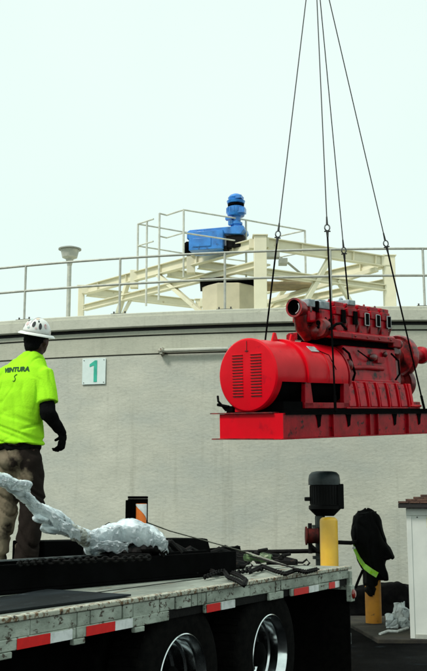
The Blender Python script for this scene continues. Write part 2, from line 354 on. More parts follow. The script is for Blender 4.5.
# ---------------------------------------------------------------- cream steel bridge over the tank
LV = 7.5
P1 = at_z(260, 237, LV); P2 = at_z(388.5, 257, LV); P3 = at_z(81.5, 286.5, LV)
P4 = P2 + (P3-P1)
br = empty('steel_bridge', (P1.x, P1.y, 5.2)); O = Vector((P1.x, P1.y, 5.2))
tag(br, 'cream painted steel frame bridge with thick posts on the tank top', 'bridge')
def L3(p, z): return Vector((p.x-O.x, p.y-O.y, z-O.z))
e1 = (P3-P1).normalized(); e2 = (P2-P1).normalized()
for p, wd in ((P1, .28), (P2, .27), (P3, .16), (P4, .18)):
    k = MB(); k.box(tuple(L3(p, (5.0+LV)/2)), (wd, wd, LV-5.0), None)
    ps = k.build('post', M['cream'], br, bevel=.01)
    k = MB(); k.box(tuple(L3(p, LV+.012)), (wd+.06, wd+.06, .02)); k.build('cap_plate', M['cream'], ps)
def chord(a, b, z0, z1, nm='beam', w=.16, h=.24, m='cream', i=True, ins=.16):
    a3, b3 = L3(a, z0), L3(b, z1); d = (b3-a3).normalized(); a3 = a3+d*ins; b3 = b3-d*ins
    k = MB(); (k.ibeam if i else k.beam)(a3, b3, w, h)
    return k.build(nm, M[m], br, bevel=.004)
chord(P1, P3, LV-.13, LV-.13); chord(P1, P2, LV-.13, LV-.13, h=.26)
chord(P2, P4, LV-.13, LV-.13); chord(P3, P4, LV-.13, LV-.13)
chord(P1, P3, LV-.62, LV-.62, h=.16); chord(P1, P2, LV-.78, LV-.78, h=.14)
chord(P2, P4, LV-.62, LV-.62, h=.18)
mid13 = P1.lerp(P3, .5); mid24 = P2.lerp(P4, .5); q13 = P1.lerp(P3, .33); q24 = P2.lerp(P4, .33)
chord(mid13, mid24, LV-.2, LV-.2, h=.2); chord(q13, q24, LV-.2, LV-.2, h=.2)
def brace(a, za, b, zb, w=.11, nm='brace'):
    k = MB(); k.beam(L3(a, za), L3(b, zb), w, w*.8); return k.build(nm, M['cream'], br, bevel=.004)
brace(P1.lerp(P3, .52), LV-.25, P1.lerp(P3, .10), 5.15, .12)
brace(P1.lerp(P3, .70), LV-.25, P1.lerp(P3, .86), 5.15, .12)
brace(P4.lerp(P3, .6), LV-.25, P3.lerp(P4, .1), 5.15, .10)
brace(P2.lerp(P4, .5), LV-.25, P4.lerp(P2, .1), 5.15, .10)
brace(P1.lerp(P2, .52), LV-.25, P1.lerp(P2, .16), 5.15, .13)
brace(P2.lerp(P1, .1), LV-.35, P4.lerp(P1, .2), LV-.85, .13)
brace(P2.lerp(P1, .42), LV-.75, P2.lerp(P1, .12), 5.3, .10)
for (pa_, pb_) in ((P1, P3), (P1, P2), (P2, P4)):
    for t in (.12, .3, .5, .7, .88):
        p = pa_.lerp(pb_, t); dd = (pb_-pa_).normalized(); k = MB(); k.beam(L3(p-dd*.006, LV-.13), L3(p+dd*.006, LV-.13), .15, .19); k.build('web_stiffener', M['cream'], br)
    for t in (.03, .97):
        p = pa_.lerp(pb_, t); k = MB(); k.beam(L3(p, LV-.02), L3(p, LV-.24), .2, .2); k.build('splice_plate', M['cream'], br, bevel=.004)
# gusset stubs where the chord meets the crossbeams
for t in (.34, .66):
    p = P1.lerp(P3, t); k = MB(); k.box(tuple(L3(p, LV-.2)), (.2, .22, .46)); k.build('gusset', M['cream'], br, bevel=.006)
# walkway deck and its brown underside
def slab(name, pts, z0, z1, m):
    kk = MB(); kk.prism([(p.x-O.x, p.y-O.y) for p in pts], z0-O.z, z1-O.z); return kk.build(name, M[m], br)
slab('walkway', [at_z(u, v, 7.0) for u, v in ((258, 283), (316, 284.5), (304, 290.5), (262, 291.5))], 7.0, 7.05, 'cream_dk')
inn = (P4-P3).normalized(); A = P1.lerp(P3, .80); B = P1.lerp(P3, .06)
slab('walkway', [A+inn*.12, B+inn*.12, B+inn*.62, A+inn*.62], 6.99, 7.03, 'cream')
cc = at_y(229, 288, 22.2); cb = L3(cc, cc.z)
k = MB(); k.lathe([(.66, -.2), (.66, cb.z-.04), (.60, cb.z), (.01, cb.z)], Matrix.Translation((cb.x, cb.y, 0)) @ Matrix.Rotation(R(20), 4, 'Z'), 8); k.build('centre_column', M['tan'], br, ang=20)
k = MB(); k.box((cb.x+.05, cb.y+.1, cb.z+.10), (1.45, .8, .14), None, (0, 0, R(0))); k.build('platform_shade', M['black'], br)  # black box painted in for the shade under the drive platform
k = MB()
for i in range(3):
    p = at_y(274+i*7, 252+i*5, 22.6); k.tube([L3(p, p.z), L3(p, p.z)+Vector((.7, .5, -.45))], .014, 6)
p = at_y(273, 254, 22.4); k.box(tuple(L3(p, p.z)), (.3, .25, .2)); p = at_y(283, 262, 22.4); k.box(tuple(L3(p, p.z)), (.2, .3, .12))
k.build('cable_tray', M['galv'], br)

# walkway hand rail
hr = empty('walkway_railing', (P1.x, P1.y, 7.0)); HO = Vector((P1.x, P1.y, 7.0))
tag(hr, 'slim pale pipe railing cornering round the blue drive platform', 'railing')
RZ = 8.08
def HP(u, v): return at_z(u, v, RZ)-HO
paths = [[(153.5, 219), (138, 224), (159.5, 227.7), (183.7, 232), (246, 240.5)],
         [(159.5, 213.4), (166.7, 215.2), (183.7, 209.8), (246, 220), (305, 230.5), (280, 236)]]
for pth in paths:
    q = [HP(*p) for p in pth]
    k = MB()
    for a, b in zip(q, q[1:]): k.tube([a, b], .02, 8)
    k.build('top_rail', M['rail_white'], hr)
    k = MB()
    for a, b in zip(q, q[1:]): k.tube([a-Vector((0, 0, .53)), b-Vector((0, 0, .53))], .018, 8)
    k.build('middle_rail', M['rail_white'], hr)
for u, v in ((138, 224), (147, 221.3), (159.5, 213.4), (183.7, 209.8), (246, 220), (305, 230.5), (183.7, 232), (246, 240.5)):
    q = HP(u, v); lo = 1.12 if u not in (147, 159.5) else 2.0
    k = MB(); k.tube([q, q-Vector((0, 0, lo))], .024, 8); k.build('rail_post', M['rail_white'], hr)

# blue drive
dp = at_z(215, 249, 7.42); dv = empty('drive_unit', (dp.x, dp.y, 7.42), R(-14))
tag(dv, 'bright blue motor and gearbox drive sitting on the cream bridge', 'drive unit')
def DX(u): return (u-215)/43.5
def DZ(v): return (249-v)/43.5
k = MB(); k.bb(DX(191), DX(226), -.28, .28, DZ(252), DZ(233)); k.bb(DX(195), DX(214), -.30, -.28, DZ(249), DZ(240))
k.build('gear_case', M['blue'], dv, bevel=.02)
k = MB(); k.prism([(DX(188), DZ(239)), (DX(188), DZ(232)), (DX(191), DZ(230)), (DX(246), DZ(229)), (DX(247), DZ(233)), (DX(243), DZ(237.5)), (DX(226), DZ(236))], -.33, .2, Matrix.Rotation(R(90), 4, 'X'))
k.build('belt_guard', M['blue'], dv, bevel=.012)
k = MB(); MX = Matrix.Translation((DX(190)-.02, 0, DZ(247))) @ Matrix.Rotation(R(-90), 4, 'Y')
k.lathe([(.01, .12), (.14, .12), (.17, .08), (.17, 0)], MX, 20); k.build('motor_end', M['black'], dv)
mt = MB(); cx = DX(237)
prof = [(.01, DZ(236)), (.125, DZ(236)), (.125, DZ(227)), (.15, DZ(226)), (.15, DZ(224)), (.11, DZ(223)), (.11, DZ(217.5)), (.19, DZ(217)), (.215, DZ(214)), (.215, DZ(208.5)), (.17, DZ(207.5)), (.10, DZ(206.6)), (.10, DZ(204.6)), (.20, DZ(204)), (.215, DZ(201.5)), (.17, DZ(200.5)), (.185, DZ(198)), (.14, DZ(195.5)), (.07, DZ(194)), (.01, DZ(193.6))]
mt.lathe(prof, Matrix.Translation((cx, -.03, 0)), 24)
mt.build('motor', M['blue'], dv, ang=30)
k = MB(); k.lathe([(.12, DZ(206.4)), (.19, DZ(206.4)), (.19, DZ(204.8)), (.12, DZ(204.8))], Matrix.Translation((cx, -.03, 0)), 20, close=True); k.build('cooling_gap', M['black'], dv)
k = MB()
for i in range(16):
    a = 2*math.pi*i/16; k.box((cx+.212*math.cos(a), -.03+.212*math.sin(a), DZ(211.3)), (.03, .012, .11), None, (0, 0, a))
k.box((cx+.16, -.12, DZ(213)), (.16, .2, .12)); k.box((cx-.14, -.12, DZ(220)), (.16, .12, .07)); k.box((cx+.1, -.12, DZ(199)), (.14, .2, .07)); k.box((cx-.1, -.14, DZ(225)), (.10, .1, .10))
k.build('cooling_fin', M['blue'], dv)
k = MB(); k.bb(DX(228), DX(246), -.15, .15, DZ(250), DZ(238)); k.bb(DX(224), DX(229), -.2, .2, DZ(252), DZ(249)); k.build('pedestal', M['blackm'], dv, bevel=.01)

# roof lamp
lp = at_y(69.8, 250, 24.0); lm = empty('area_lamp', (lp.x, lp.y, 5.2)); z0 = -5.2
tag(lm, 'grey lamp with wide flat disc hood on slim pole', 'lamp')
MB().tube([(0, 0, 0), (0, 0, lp.z-.25+z0)], .055, 12).build('pole', M['galv'], lm)
MB().lathe([(.001, lp.z+.09+z0), (.12, lp.z+.085+z0), (.29, lp.z+.03+z0), (.29, lp.z+.005+z0), (.001, lp.z+.0+z0)], None, 32).build('hood', M['mushroom'], lm, ang=50)
MB().lathe([(.055, lp.z-.42+z0), (.10, lp.z-.24+z0), (.19, lp.z-.20+z0), (.235, lp.z-.003+z0), (.0, lp.z-.003+z0)], None, 32).build('lamp_body', M['galv'], lm, ang=50)

# ---------------------------------------------------------------- suspended generator set
YAW, TILT, ROLL = R(40.23), R(4.33), R(2.6)
LO = Vector((.7863, 11.0, 2.3275))
ax = Vector((math.sin(YAW)*math.cos(TILT), math.cos(YAW)*math.cos(TILT), math.sin(TILT)))
ay = Vector((-math.cos(YAW), math.sin(YAW), 0)); az = ax.cross(ay)
ay, az = ay*math.cos(ROLL)+az*math.sin(ROLL), az*math.cos(ROLL)-ay*math.sin(ROLL)
LM = Matrix(((ax.x, ay.x, az.x, LO.x), (ax.y, ay.y, az.y, LO.y), (ax.z, ay.z, az.z, LO.z), (0, 0, 0, 1)))
gs = empty('generator_set'); gs.matrix_world = LM
tag(gs, 'red diesel generator set hanging on its steel skid from crane cables', 'generator')
W = .927; CY = W/2; SH = .313; LEN = 4.05; CZ = .7475; RD = .43
# skid: two side channels, end plates, cross members
k = MB()
k.bb(.012, LEN-.012, .035, .06, .014, SH-.014); k.bb(.012, LEN-.012, W-.06, W-.035, .014, SH-.014)
for y0, y1 in ((-.005, .12), (W-.12, W+.005)):
    k.bb(-.03, LEN, y0, y1, 0, .013)
sk = k.build('skid', M['red_dirty_shade'], gs, bevel=.003)
for xa in (0, LEN-.012):
    k = MB(); k.bb(xa, xa+.012, .0, W, .014, SH-.014); k.build('end_plate', M['red'], sk)
k = MB(); k.bb(.10, LEN, -.006, W+.006, SH-.032, SH+.001); k.bb(.105, LEN-.1, .02, W-.02, SH+.0015, SH+.035); k.build('skid_flange_shade_infill', M['black'], sk)  # black flange and infill put shade into the gap under the machinery
k = MB(); k.bb(-.035, .10, .122, W+.10, -.001, .012); k.bb(-.035, .10, .122, W+.12, SH-.012, SH+.001); k.build('end_flange', M['red_dark'], sk)
k = MB()
for x in (.03, .95, 1.9, 2.8, 3.7, 4.3): k.bb(x, x+.1, .062, W-.062, .02, SH-.02)
k.build('cross_member', M['red_dark'], sk)
for x in (1.05, 1.9, 2.1, 2.9, 3.6):
    k = MB(); k.bb(x-.008, x+.008, .0, .034, .014, SH-.014); k.build('stiffener', M['red_dirty_shade'], sk)
for x in (.77, 1.43, 2.57, 3.24):
    k = MB(); k.prism([(x-.06, SH-.034), (x+.06, SH-.034), (x+.04, SH-.09), (x+.03, SH-.17), (x-.02, SH-.19), (x-.035, SH-.1)], -.034, -.026, Matrix.Rotation(R(90), 4, 'X')); k.build('lifting_slot', M['black'], sk)
# generator drum
def LX(x=0, y=CY, z=CZ): return Matrix.Translation((x, y, z)) @ Matrix.Rotation(R(90), 4, 'Y')
def shell(prof, a_open=78, n=48):
    kk = MB(); kk.lathe(prof, LX(), n, R(a_open), R(360-a_open), close=True); return kk
k = MB(); k.lathe([(.001, -.052), (.38, -.05), (.412, -.046), (.43, -.03), (.43, .0), (.423, .006), (.423, .07), (.001, .07)], LX(), 64)
dr = k.build('generator_drum', M['red'], gs, ang=30)
shell([(.38, .071), (.421, .071), (.421, .56), (.38, .56)]).build('drum_cover', M['red'], dr, ang=30)
for sy in (-.135, .135):
    k = MB()
    for i in range(15):
        z = CZ+.235-i*.034
        k.box((-.058, CY+sy, z), (.018, .155, .006), None, (0, R(35), 0))
    k.build('louvre_panel', M['red'], dr)
    k = MB()
    for i in range(15):
        z = CZ+.235-i*.034-.010
        k.box((-.0515, CY+sy, z), (.004, .145, .010))
    k.build('louvre_gap', M['red_dark'], dr)
k = MB(); k.box((-.055, CY-.002, CZ+.33), (.006, .006, .13)); k.box((-.055, CY+.0, CZ+.28), (.006, .05, .008)); k.build('latch', M['red_dark'], dr)
# stator shell with upper cover open below
sh = shell([(.40, .561), (.447, .561), (.452, .575), (.452, .62), (.438, .635), (.434, 1.0), (.428, 1.46), (.40, 1.48)]).build('stator_cover', M['red'], gs, ang=30)
shell([(.43, 1.02), (.438, 1.02), (.438, 1.04), (.43, 1.04)]).build('band', M['red'], sh)
shell([(.39, 1.482), (.436, 1.482), (.436, 1.51), (.39, 1.51)]).build('flange', M['red_dirty_shade'], sh)
k = MB(); k.lathe([(.001, .075), (.375, .075), (.375, 1.5), (.001, 1.5)], LX(), 32); k.build('stator_core', M['black'], gs)  # black core also puts in the shadow on the drum's lower side
# legs and base rails under the stator
for x in (.56, 1.40):
    for y in (.07, W-.07):
        k = MB(); k.prism([(x-.06, SH+.04), (x+.13, SH+.04), (x+.07, CZ-.085), (x-.04, CZ-.085)], -y-.03, -y+.03, Matrix.Rotation(R(90), 4, 'X')); k.build('mounting_foot', M['red_dirty_shade'], gs, bevel=.006)
for y in (.09, W-.13):
    k = MB(); k.bb(.5, 1.5, y-.05, y+.07, SH+.04, SH+.11); k.build('base_rail', M['red_dirty_shade'], gs, bevel=.006)
k = MB(); k.bb(.1, .48, .06, W-.2, SH+.036, SH+.12); k.build('base_block', M['black'], gs)
k = MB(); k.box((.02, CY+.30, SH+.05), (.10, .12, .06)); k.tube([(-.02, CY+.36, SH+.04), (-.05, CY+.44, SH+.14), (-.01, CY+.48, SH+.2)], .014, 8); k.tube([(-.02, CY+.30, SH+.07), (-.04, CY+.46, SH+.10)], .018, 8)
k.build('shackle_clamp', M['black'], gs)
k = MB(); k.box((.0, CY+.12, SH+.035), (.02, .2, .05)); k.build('drum_foot', M['red'], gs)
# lifting lugs on the drum
for x in (.50, .86):
    k = MB(); zt = CZ+.425
    k.prism([(x-.07, zt-.02), (x+.07, zt-.02), (x+.04, zt+.05), (x+.02, zt+.10), (x-.02, zt+.10), (x-.04, zt+.05)], -CY-.012, -CY+.012, Matrix.Rotation(R(90), 4, 'X'))
    k.build('lifting_lug', M['red'], gs, bevel=.004)
def bolt_ring(name, x, r, n, m, y=CY, z=CZ, a0=0, a1=360, par=None):
    kk = MB()
    for i in range(n):
        a = R(a0+(a1-a0)*i/n); kk.lathe([(.001, -.012), (.010, -.012), (.010, .0)], LX(x, y+r*math.sin(a), z-r*math.cos(a)), 6)
    o_ = kk.build(name, m, par or gs); o_['kind'] = 'stuff'; return o_
# name plate
a = R(48); nx = Matrix.Translation((.88, CY-.437*math.cos(a), CZ+.437*math.sin(a))) @ Matrix.Rotation(R(90)-a, 4, 'X')
k = MB(); k.box((0, 0, .003), (.17, .10, .008), nx); k.build('name_plate', M['alu_dull2'], gs, bevel=.003)
k = MB(); k.tube([(.93, CY-.44*math.cos(a), CZ+.44*math.sin(a)), (1.1, CY-.46*math.cos(R(34)), CZ+.46*math.sin(R(34))), (1.16, CY-.45*math.cos(R(10)), CZ+.45*math.sin(R(10)))], .006, 6); k.build('sensor_wire', M['black'], gs)
# coupling housing and engine block
YZX = Matrix(((0, 0, 1, 0), (1, 0, 0, 0), (0, 1, 0, 0), (0, 0, 0, 1)))
k = MB(); k.lathe([(.001, 1.511), (.39, 1.511), (.41, 1.53), (.39, 1.60), (.34, 1.64), (.001, 1.64)], LX(z=.74), 40, ); k.build('flywheel_housing', M['red_dirty_shade'], gs, ang=30)
k = MB()
k.prism([(.12, .36), (W-.12, .36), (W-.12, .70), (W-.17, .72), (W-.2, 1.16), (.2, 1.16), (.17, .72), (.12, .70)], 1.6, 2.93, YZX)
eb = k.build('engine_block', M['red_blk'], gs, bevel=.015)
k = MB(); k.prism([(.22, 1.161), (W-.22, 1.161), (W-.22, 1.238), (.22, 1.238)], 1.4, 2.9, YZX); k.build('undercut_strip', M['black'], gs)  # undercut below the top deck, its shade painted black
k = MB(); k.prism([(.10, 1.24), (W-.10, 1.24), (W-.10, 1.31), (W-.14, 1.335), (.14, 1.335), (.10, 1.31)], 1.24, 2.78, YZX); k.bb(2.781, 3.0, .14, W-.14, 1.19, 1.30)
k.build('top_deck', M['red_dirty_shade'], gs, bevel=.012)
k = MB(); k.tube([(1.62, .15, .87), (2.1, .15, .89), (2.5, .15, .88)], .03, 10); k.box((2.45, .17, 1.0), (.18, .06, .08)); k.tube([(1.64, .14, .98), (1.64, .14, .74)], .028, 8)
k.build('oil_pipe', M['red_dirty_shade'], gs)
k = MB(); k.ell((1.62, .12, .90), (.05, .05, .07)); k.build('oil_filter', M['red_dark'], gs)
k = MB(); k.ell((2.3, .165, 1.03), (.10, .03, .05)); k.build('inspection_cap', M['red_dark'], gs)
k = MB(); k.ell((2.6, .165, 1.08), (.04, .03, .04)); k.build('inspection_cap', M['red_dark'], gs)
# crankcase doors
for i in range(6):
    x = 1.46+i*.262
    k = MB(); k.prism([(.03, .37), (.115, .37), (.115, .68), (.085, .68), (.065, .60), (.04, .45)], x, x+.17, YZX)
    cv = k.build('crankcase_door', M['red_blk'], gs, bevel=.012)
    k = MB(); k.prism([(.02, .37), (.115, .37), (.115, .69), (.075, .69), (.05, .60), (.025, .45)], x+.20, x+.222, YZX); k.build('rib', M['red'], cv, bevel=.004)
    k = MB()
    for bx in (.03, .14):
        for bz in (.42, .62): k.ell((x+bx, .05 if bz < .5 else .075, bz), (.012, .012, .012), n=8, m=6)
    k.build('bolt', M['red_dark'], cv)
k = MB(); k.bb(1.40, 3.28, .03, W-.03, SH+.036, .369); k.build('engine_base', M['red_dirty_shade'], gs, bevel=.004)
k = MB(); k.prism([(.02, .37), (.14, .37), (.14, .69), (.07, .69)], 3.04, 3.11, YZX); k.bb(3.0, 3.3, .01, .2, .37, .40); k.build('corner_bracket', M['red'], gs, bevel=.01)
# cylinder heads in a row
for i in range(5):
    x = 1.56+i*.285
    k = MB(); k.box((x, CY-.02, 1.44), (.20, .46, .21)); k.box((x, CY-.02, 1.60), (.215, .50, .11)); k.box((x, CY-.02, 1.68), (.225, .46, .06)); k.ell((x, CY-.02, 1.71), (.10, .2, .03))
    hd = k.build('cylinder_head', M['red_dirty_shade'], gs, bevel=.014)
    y = CY-.27
    k = MB(); k.box((x+.06, y-.004, 1.53), (.09, .02, .17)); k.build('port', M['black'], hd)
    if i == 1:
        k = MB(); k.box((x, CY-.02, 1.725), (.17, .5, .07)); k.ell((x, CY-.1, 1.77), (.03, .03, .04)); k.build('valve_cover', M['grey_blue'], hd, bevel=.01)
    if i >= 2:
        k = MB()
        for dx, dz, sx, sz in ((-.05, 0, .009, .16), (.05, 0, .009, .16), (0, .08, .09, .009), (0, -.08, .09, .009)): k.box((x+.06+dx, y-.010, 1.53+dz), (sx, .012, sz))
        k.build('port_frame', M['alu_dull2'], hd)
    k = MB(); k.tube([(x+.13, CY-.22, 1.34), (x+.145, CY-.26, 1.46), (x+.14, CY-.22, 1.60)], .016, 8); k.build('fuel_pipe', M['red_dark'], hd)
    k = MB(); k.ell((x, CY-.1, 1.745), (.016, .016, .022), n=8, m=6); k.build('cap_nut', M['red_dark'], hd)
# exhaust elbow and turbo at the generator end
EX, EY, EZ = .84, CY-.06, 1.60
k = MB()
k.tube([(EX, EY, EZ), (EX+.10, EY, EZ), (EX+.2, EY+.01, EZ-.02), (EX+.34, EY+.02, EZ-.08), (EX+.62, EY+.02, EZ-.10)], [.10, .10, .10, .095, .09], 24, cap=False)
k.lathe([(.098, -.02), (.122, -.02), (.122, .02), (.098, .02)], LX(EX+.01, EY, EZ) , 24, close=True)
k.lathe([(.10, -.02), (.125, -.02), (.125, .02), (.10, .02)], LX(EX+.2, EY+.01, EZ-.02) , 24, close=True)
ex = k.build('exhaust_elbow', M['red_dark2'], gs, ang=50)
k = MB(); k.lathe([(.001, .08), (.085, .08), (.098, .0)], LX(EX, EY, EZ), 24); k.build('bore', M['black'], ex)
k = MB(); k.tube([(EX-.005, EY+.078*math.cos(R(t)), EZ+.078*math.sin(R(t))) for t in range(-215, -100, 12)], .007, 8); k.build('bore_crescent', M['alu_dull2'], ex)  # pale arc along part of the bore mouth
k = MB(); k.tube([(EX+.12, EY, EZ-.08), (EX+.17, EY+.02, EZ-.24), (EX+.34, EY+.04, EZ-.34)], [.09, .08, .075], 16); k.ell((EX+.40, EY-.03, 1.32), (.13, .16, .10)); k.lathe([(.001, -.07), (.11, -.06), (.13, 0), (.11, .07), (.001, .08)], LX(EX+.38, CY-.20, 1.36), 20)
k.build('turbocharger', M['red_dark'], gs, ang=40)
k = MB(); k.box((EX+.5, CY, 1.30), (.3, .30, .14)); k.tube([(EX+.3, CY-.2, 1.42), (EX+.5, CY-.22, 1.44), (EX+.6, CY-.2, 1.40)], .03, 10); k.tube([(EX+.42, CY-.22, 1.22), (EX+.55, CY-.24, 1.34), (EX+.56, CY-.2, 1.48)], .028, 10); k.build('oil_cooler', M['black'], gs, ang=40)
k = MB(); k.box((EX+.24, CY-.04, 1.50), (.16, .26, .14)); k.box((EX+.47, CY-.04, 1.50), (.22, .34, .20)); k.build('manifold', M['red_blk'], gs, bevel=.02)
k = MB(); k.box((EX+.23, CY-.05, 1.665), (.15, .24, .10)); k.build('intake_cover', M['grey_blue'], gs, bevel=.012)
k = MB(); k.box((EX+.48, CY-.05, 1.655), (.21, .30, .10)); k.box((EX+.49, CY-.05, 1.715), (.15, .22, .03)); k.build('intake_cover', M['grey_blue'], gs, bevel=.012)
k = MB(); k.box((EX+.345, CY-.05, 1.63), (.045, .26, .14)); k.tube([(EX+.3, CY-.2, 1.36), (EX+.42, CY-.24, 1.48), (EX+.5, CY-.22, 1.39)], .018, 8); k.build('clamp', M['black'], gs)
# front end: damper wheels, pump and shaft
def wheel(name, x, z, r, th, m, y=CY):
    kk = MB(); kk.lathe([(.001, -th*.9), (r*.22, -th*.9), (r*.3, -th*.5), (r*.82, -th*.35), (r*.95, -th*.5), (r, -th*.3), (r, th*.4), (r*.9, th*.5), (.001, th*.5)], LX(x, y, z), 40)
    return kk.build(name, m, gs, ang=30)
wheel('damper_wheel', 3.48, 1.10, .31, .14, M['red_dark2'], CY); wheel('crank_pulley', 3.52, .72, .23, .12, M['red_dark'])
k = MB(); k.tube([(2.93, CY, .75), (3.45, CY, .75)], .12, 16); k.tube([(2.93, CY, 1.10), (3.42, CY, 1.10)], .13, 16); k.box((3.1, CY+.02, .95), (.32, .36, .6)); k.ell((3.12, CY-.1, 1.14), (.14, .14, .13)); k.build('timing_case', M['red_dark'], gs, bevel=.012)
k = MB(); k.lathe([(.001, .0), (.07, 0), (.07, .28), (.12, .30), (.12, .36), (.08, .38), (.08, .58), (.13, .60), (.13, .66), (.001, .66)], LX(3.55, CY, 1.15), 24); k.build('drive_shaft', M['red_dirty_shade'], gs, ang=30)
k = MB(); k.box((2.98, .26, 1.18), (.14, .12, .16)); k.ell((3.04, .22, 1.24), (.07, .08, .07)); k.build('governor', M['red_dark'], gs, bevel=.01)
for pts_, r_ in (([(1.55, .17, 1.12), (1.62, .12, 1.05), (1.75, .12, .80), (1.72, .14, .70)], .016), ([(2.75, .16, 1.10), (2.84, .10, 1.0), (2.86, .10, .82), (2.80, .13, .74)], .014),
                 ([(1.9, .16, 1.10), (2.05, .12, 1.02), (2.2, .14, .98), (2.3, .16, 1.0)], .010), ([(1.18, .12, 1.33), (1.28, .08, 1.40), (1.42, .10, 1.42), (1.6, .14, 1.36)], .018)):
    MB().tube(pts_, r_, 8).build('hose', M['black'], gs)
for x in (1.75, 2.05, 2.35, 2.65):
    k = MB(); k.ell((x, .095, 1.275), (.014, .012, .014), n=8, m=6); k.build('deck_bolt', M['red_dark'], gs)
k = MB(); k.bb(3.35, 3.8, .3, W-.3, SH+.036, .45); k.build('pump_base', M['red_dirty_shade'], gs, bevel=.01)

# slings
HK = at_y(314, -66, 12.4)
ends = [(Vector((.70, W-.02, SH+.02)), (278, 234), 'hooked to the far side of the generator end'),
        (Vector((.98, -.07, SH-.02)), (326, 228), 'passing in front of the drum to the near skid rail'),
        (Vector((3.10, W-.02, SH+.02)), (344, 250), 'going down behind the cylinder heads'),
        (Vector((3.30, -.03, SH-.0)), (388, 244), 'rightmost, running to the front end of the skid')]
looks = ['leftmost crane cable, %s', 'crane cable %s', 'crane cable %s', 'crane cable %s']
for (e, (u, v), txt), lk in zip(ends, looks):
    E = LM @ e
    # shackle where the sight line height meets the leg
    best = min((i/400 for i in range(401)), key=lambda t: abs(((HK.lerp(E, t)-EYE).z*math.cos(P0)-(HK.lerp(E, t)).y*math.sin(P0)) - (335.5-v)/F*((HK.lerp(E, t)).y*math.cos(P0)+(HK.lerp(E, t)-EYE).z*math.sin(P0))))
    Sx = HK.lerp(E, best)
    t = empty('crane_cable', tuple(Sx)); tag(t, lk % txt, 'cable', 'four crane cables holding the generator set')
    d = (E-HK).normalized()
    MB().tube([HK-Sx, -d*.07], .0072, 8).build('upper_rope', M['rope'], t)
    q = d.orthogonal().normalized(); q = Vector((1, 0, 0)); q = (q-d*q.dot(d)).normalized(); 
    k = MB(); k.tube([(-d*.0+(q*math.sin(a)*.032-d*math.cos(a)*.042)) for a in [2*math.pi*i/20 for i in range(21)]], .009, 8); k.build('ring', M['alu_dull'], t)
    k = MB(); k.tube([-d*.15, -d*.04], [.010, .015], 8); k.build('upper_socket', M['rope'], t)
    k = MB(); k.tube([d*.045, d*.13], [.019, .013], 8); k.tube([d*.05-q*.04, d*.05+q*.04], .009, 8); k.build('shackle', M['rope'], t)
    k = MB(); k.tube([d*.1, E-Sx], .0115, 8); k.tube([E-Sx-d*.22, E-Sx-d*.02], .018, 8); k.build('lower_rope', M['black'], t)
hb = empty('crane_hook', tuple(HK)); tag(hb, 'crane hook and hoist rope above the hanging load', 'hook')
MB().lathe([(.001, .9), (.16, .85), (.2, .6), (.16, .35), (.001, .3)], None, 20).build('hook_block', M['yellow'], hb)
MB().tube([(.0, 0, .34), (0, 0, .12), (.09, 0, .05), (.09, 0, -.06), (0, 0, -.12), (-.08, 0, -.06), (-.07, 0, .02)], [.03, .03, .035, .04, .04, .03, .015], 12).build('hook', M['blackm'], hb)
MB().tube([(.05, 0, .85), (.05, 0, 14)], .012, 6).build('hoist_rope', M['rope'], hb)

# ---------------------------------------------------------------- flatbed trailer
DH = 1.06
CN = Vector((1.2408, 8.9433, 0)); TA = math.atan2(-.876, -.4822)
tx = Vector((math.cos(TA), math.sin(TA), 0)); ty = Vector((-tx.y, tx.x, 0))
tr = empty('flatbed_trailer', tuple(CN), TA)
tag(tr, 'long flatbed trailer with chipped pale rail and red and white reflective tape', 'trailer')
TM = Matrix.Translation(CN) @ Matrix.Rotation(TA, 4, 'Z'); TI = TM.inverted()
TL, TW = 9.6, 2.55
def tl(u, v, z=DH): return TI @ at_z(u, v, z)
def edge(u):
    lo, hi = -1, TL
    # distance along the rail seen at photo column u
    d = ray(u, 620 - .15*u); 
    nrm = Vector((d.y, -d.x, 0)); return -(nrm.dot(CN))/nrm.dot(tx)
k = MB(); k.bb(.02, TL, -TW+.06, -.06, DH-.05, DH); dko = k.build('deck', M['deck'], tr)
for i in range(6):
    y = -.45-.32*i; k = MB(); k.bb(.04, TL, y-.006, y+.006, DH+.0005, DH+.004)
    k.build('deck_seam', M['blackm'], dko)
for y0, y1 in ((-.058, .0), (-TW, -TW+.058)):
    near = y1 == 0
    k = MB(); k.bb(0, TL, y0, y1, DH-.022, DH+.006)
    rl = k.build('side_rail', M['rust'], tr, bevel=.006)
    # wavy wear: pockets, then the rub bar
    k = MB(); x = .06; yy = y1-.012 if near else y0+.012; i = 0
    while x < TL-.2:
        ln = random.choice((.05, .09, .16, .3, .5))*(.8+.5*random.random()); s_ = (.004 if near else -.004)*random.random()
        k.bb(x, x+ln, min(yy, yy-.04), max(yy, yy-.04)+s_, DH-.098-.006*random.random(), DH-.0235-.004*random.random()); x += ln+.003+.03*random.random()**2.5; i += 1
    k.build('rail_pocket', M['railp'], rl, bevel=.004)
    k = MB(); k.bb(.02, TL, y0+.004 if near else y1-.010, y1-.03 if near else y1-.004, DH-.155, DH-.0235); k.build('rail_web', M['blackm'], rl)
    k = MB(); x = edge(170)
    while x < TL-.2:
        ln = .15+.4*random.random(); k.bb(x, x+ln, y1-.028 if near else y0+.008, y1-.004 if near else y0+.028, DH-.158, DH-.1); x += ln+.012
    k.build('rub_bar', M['railp'], rl, bevel=.005)
    for xa, xb in ((edge(236), edge(206)), (edge(284), edge(270)), (edge(340), edge(292))):
        k = MB(); k.bb(xa, xb, y1-.028 if near else y0+.008, y1-.004 if near else y0+.028, DH-.158, DH-.103); k.build('rub_bar', M['railp'], rl, bevel=.005)
def tape(u0, u1, m):
    xa, xb = edge(u0), edge(u1); k = MB(); k.bb(min(xa, xb), max(xa, xb), -.002, .0, DH-.156, DH-.104)
    k.build('reflective_tape', M[m], tr)
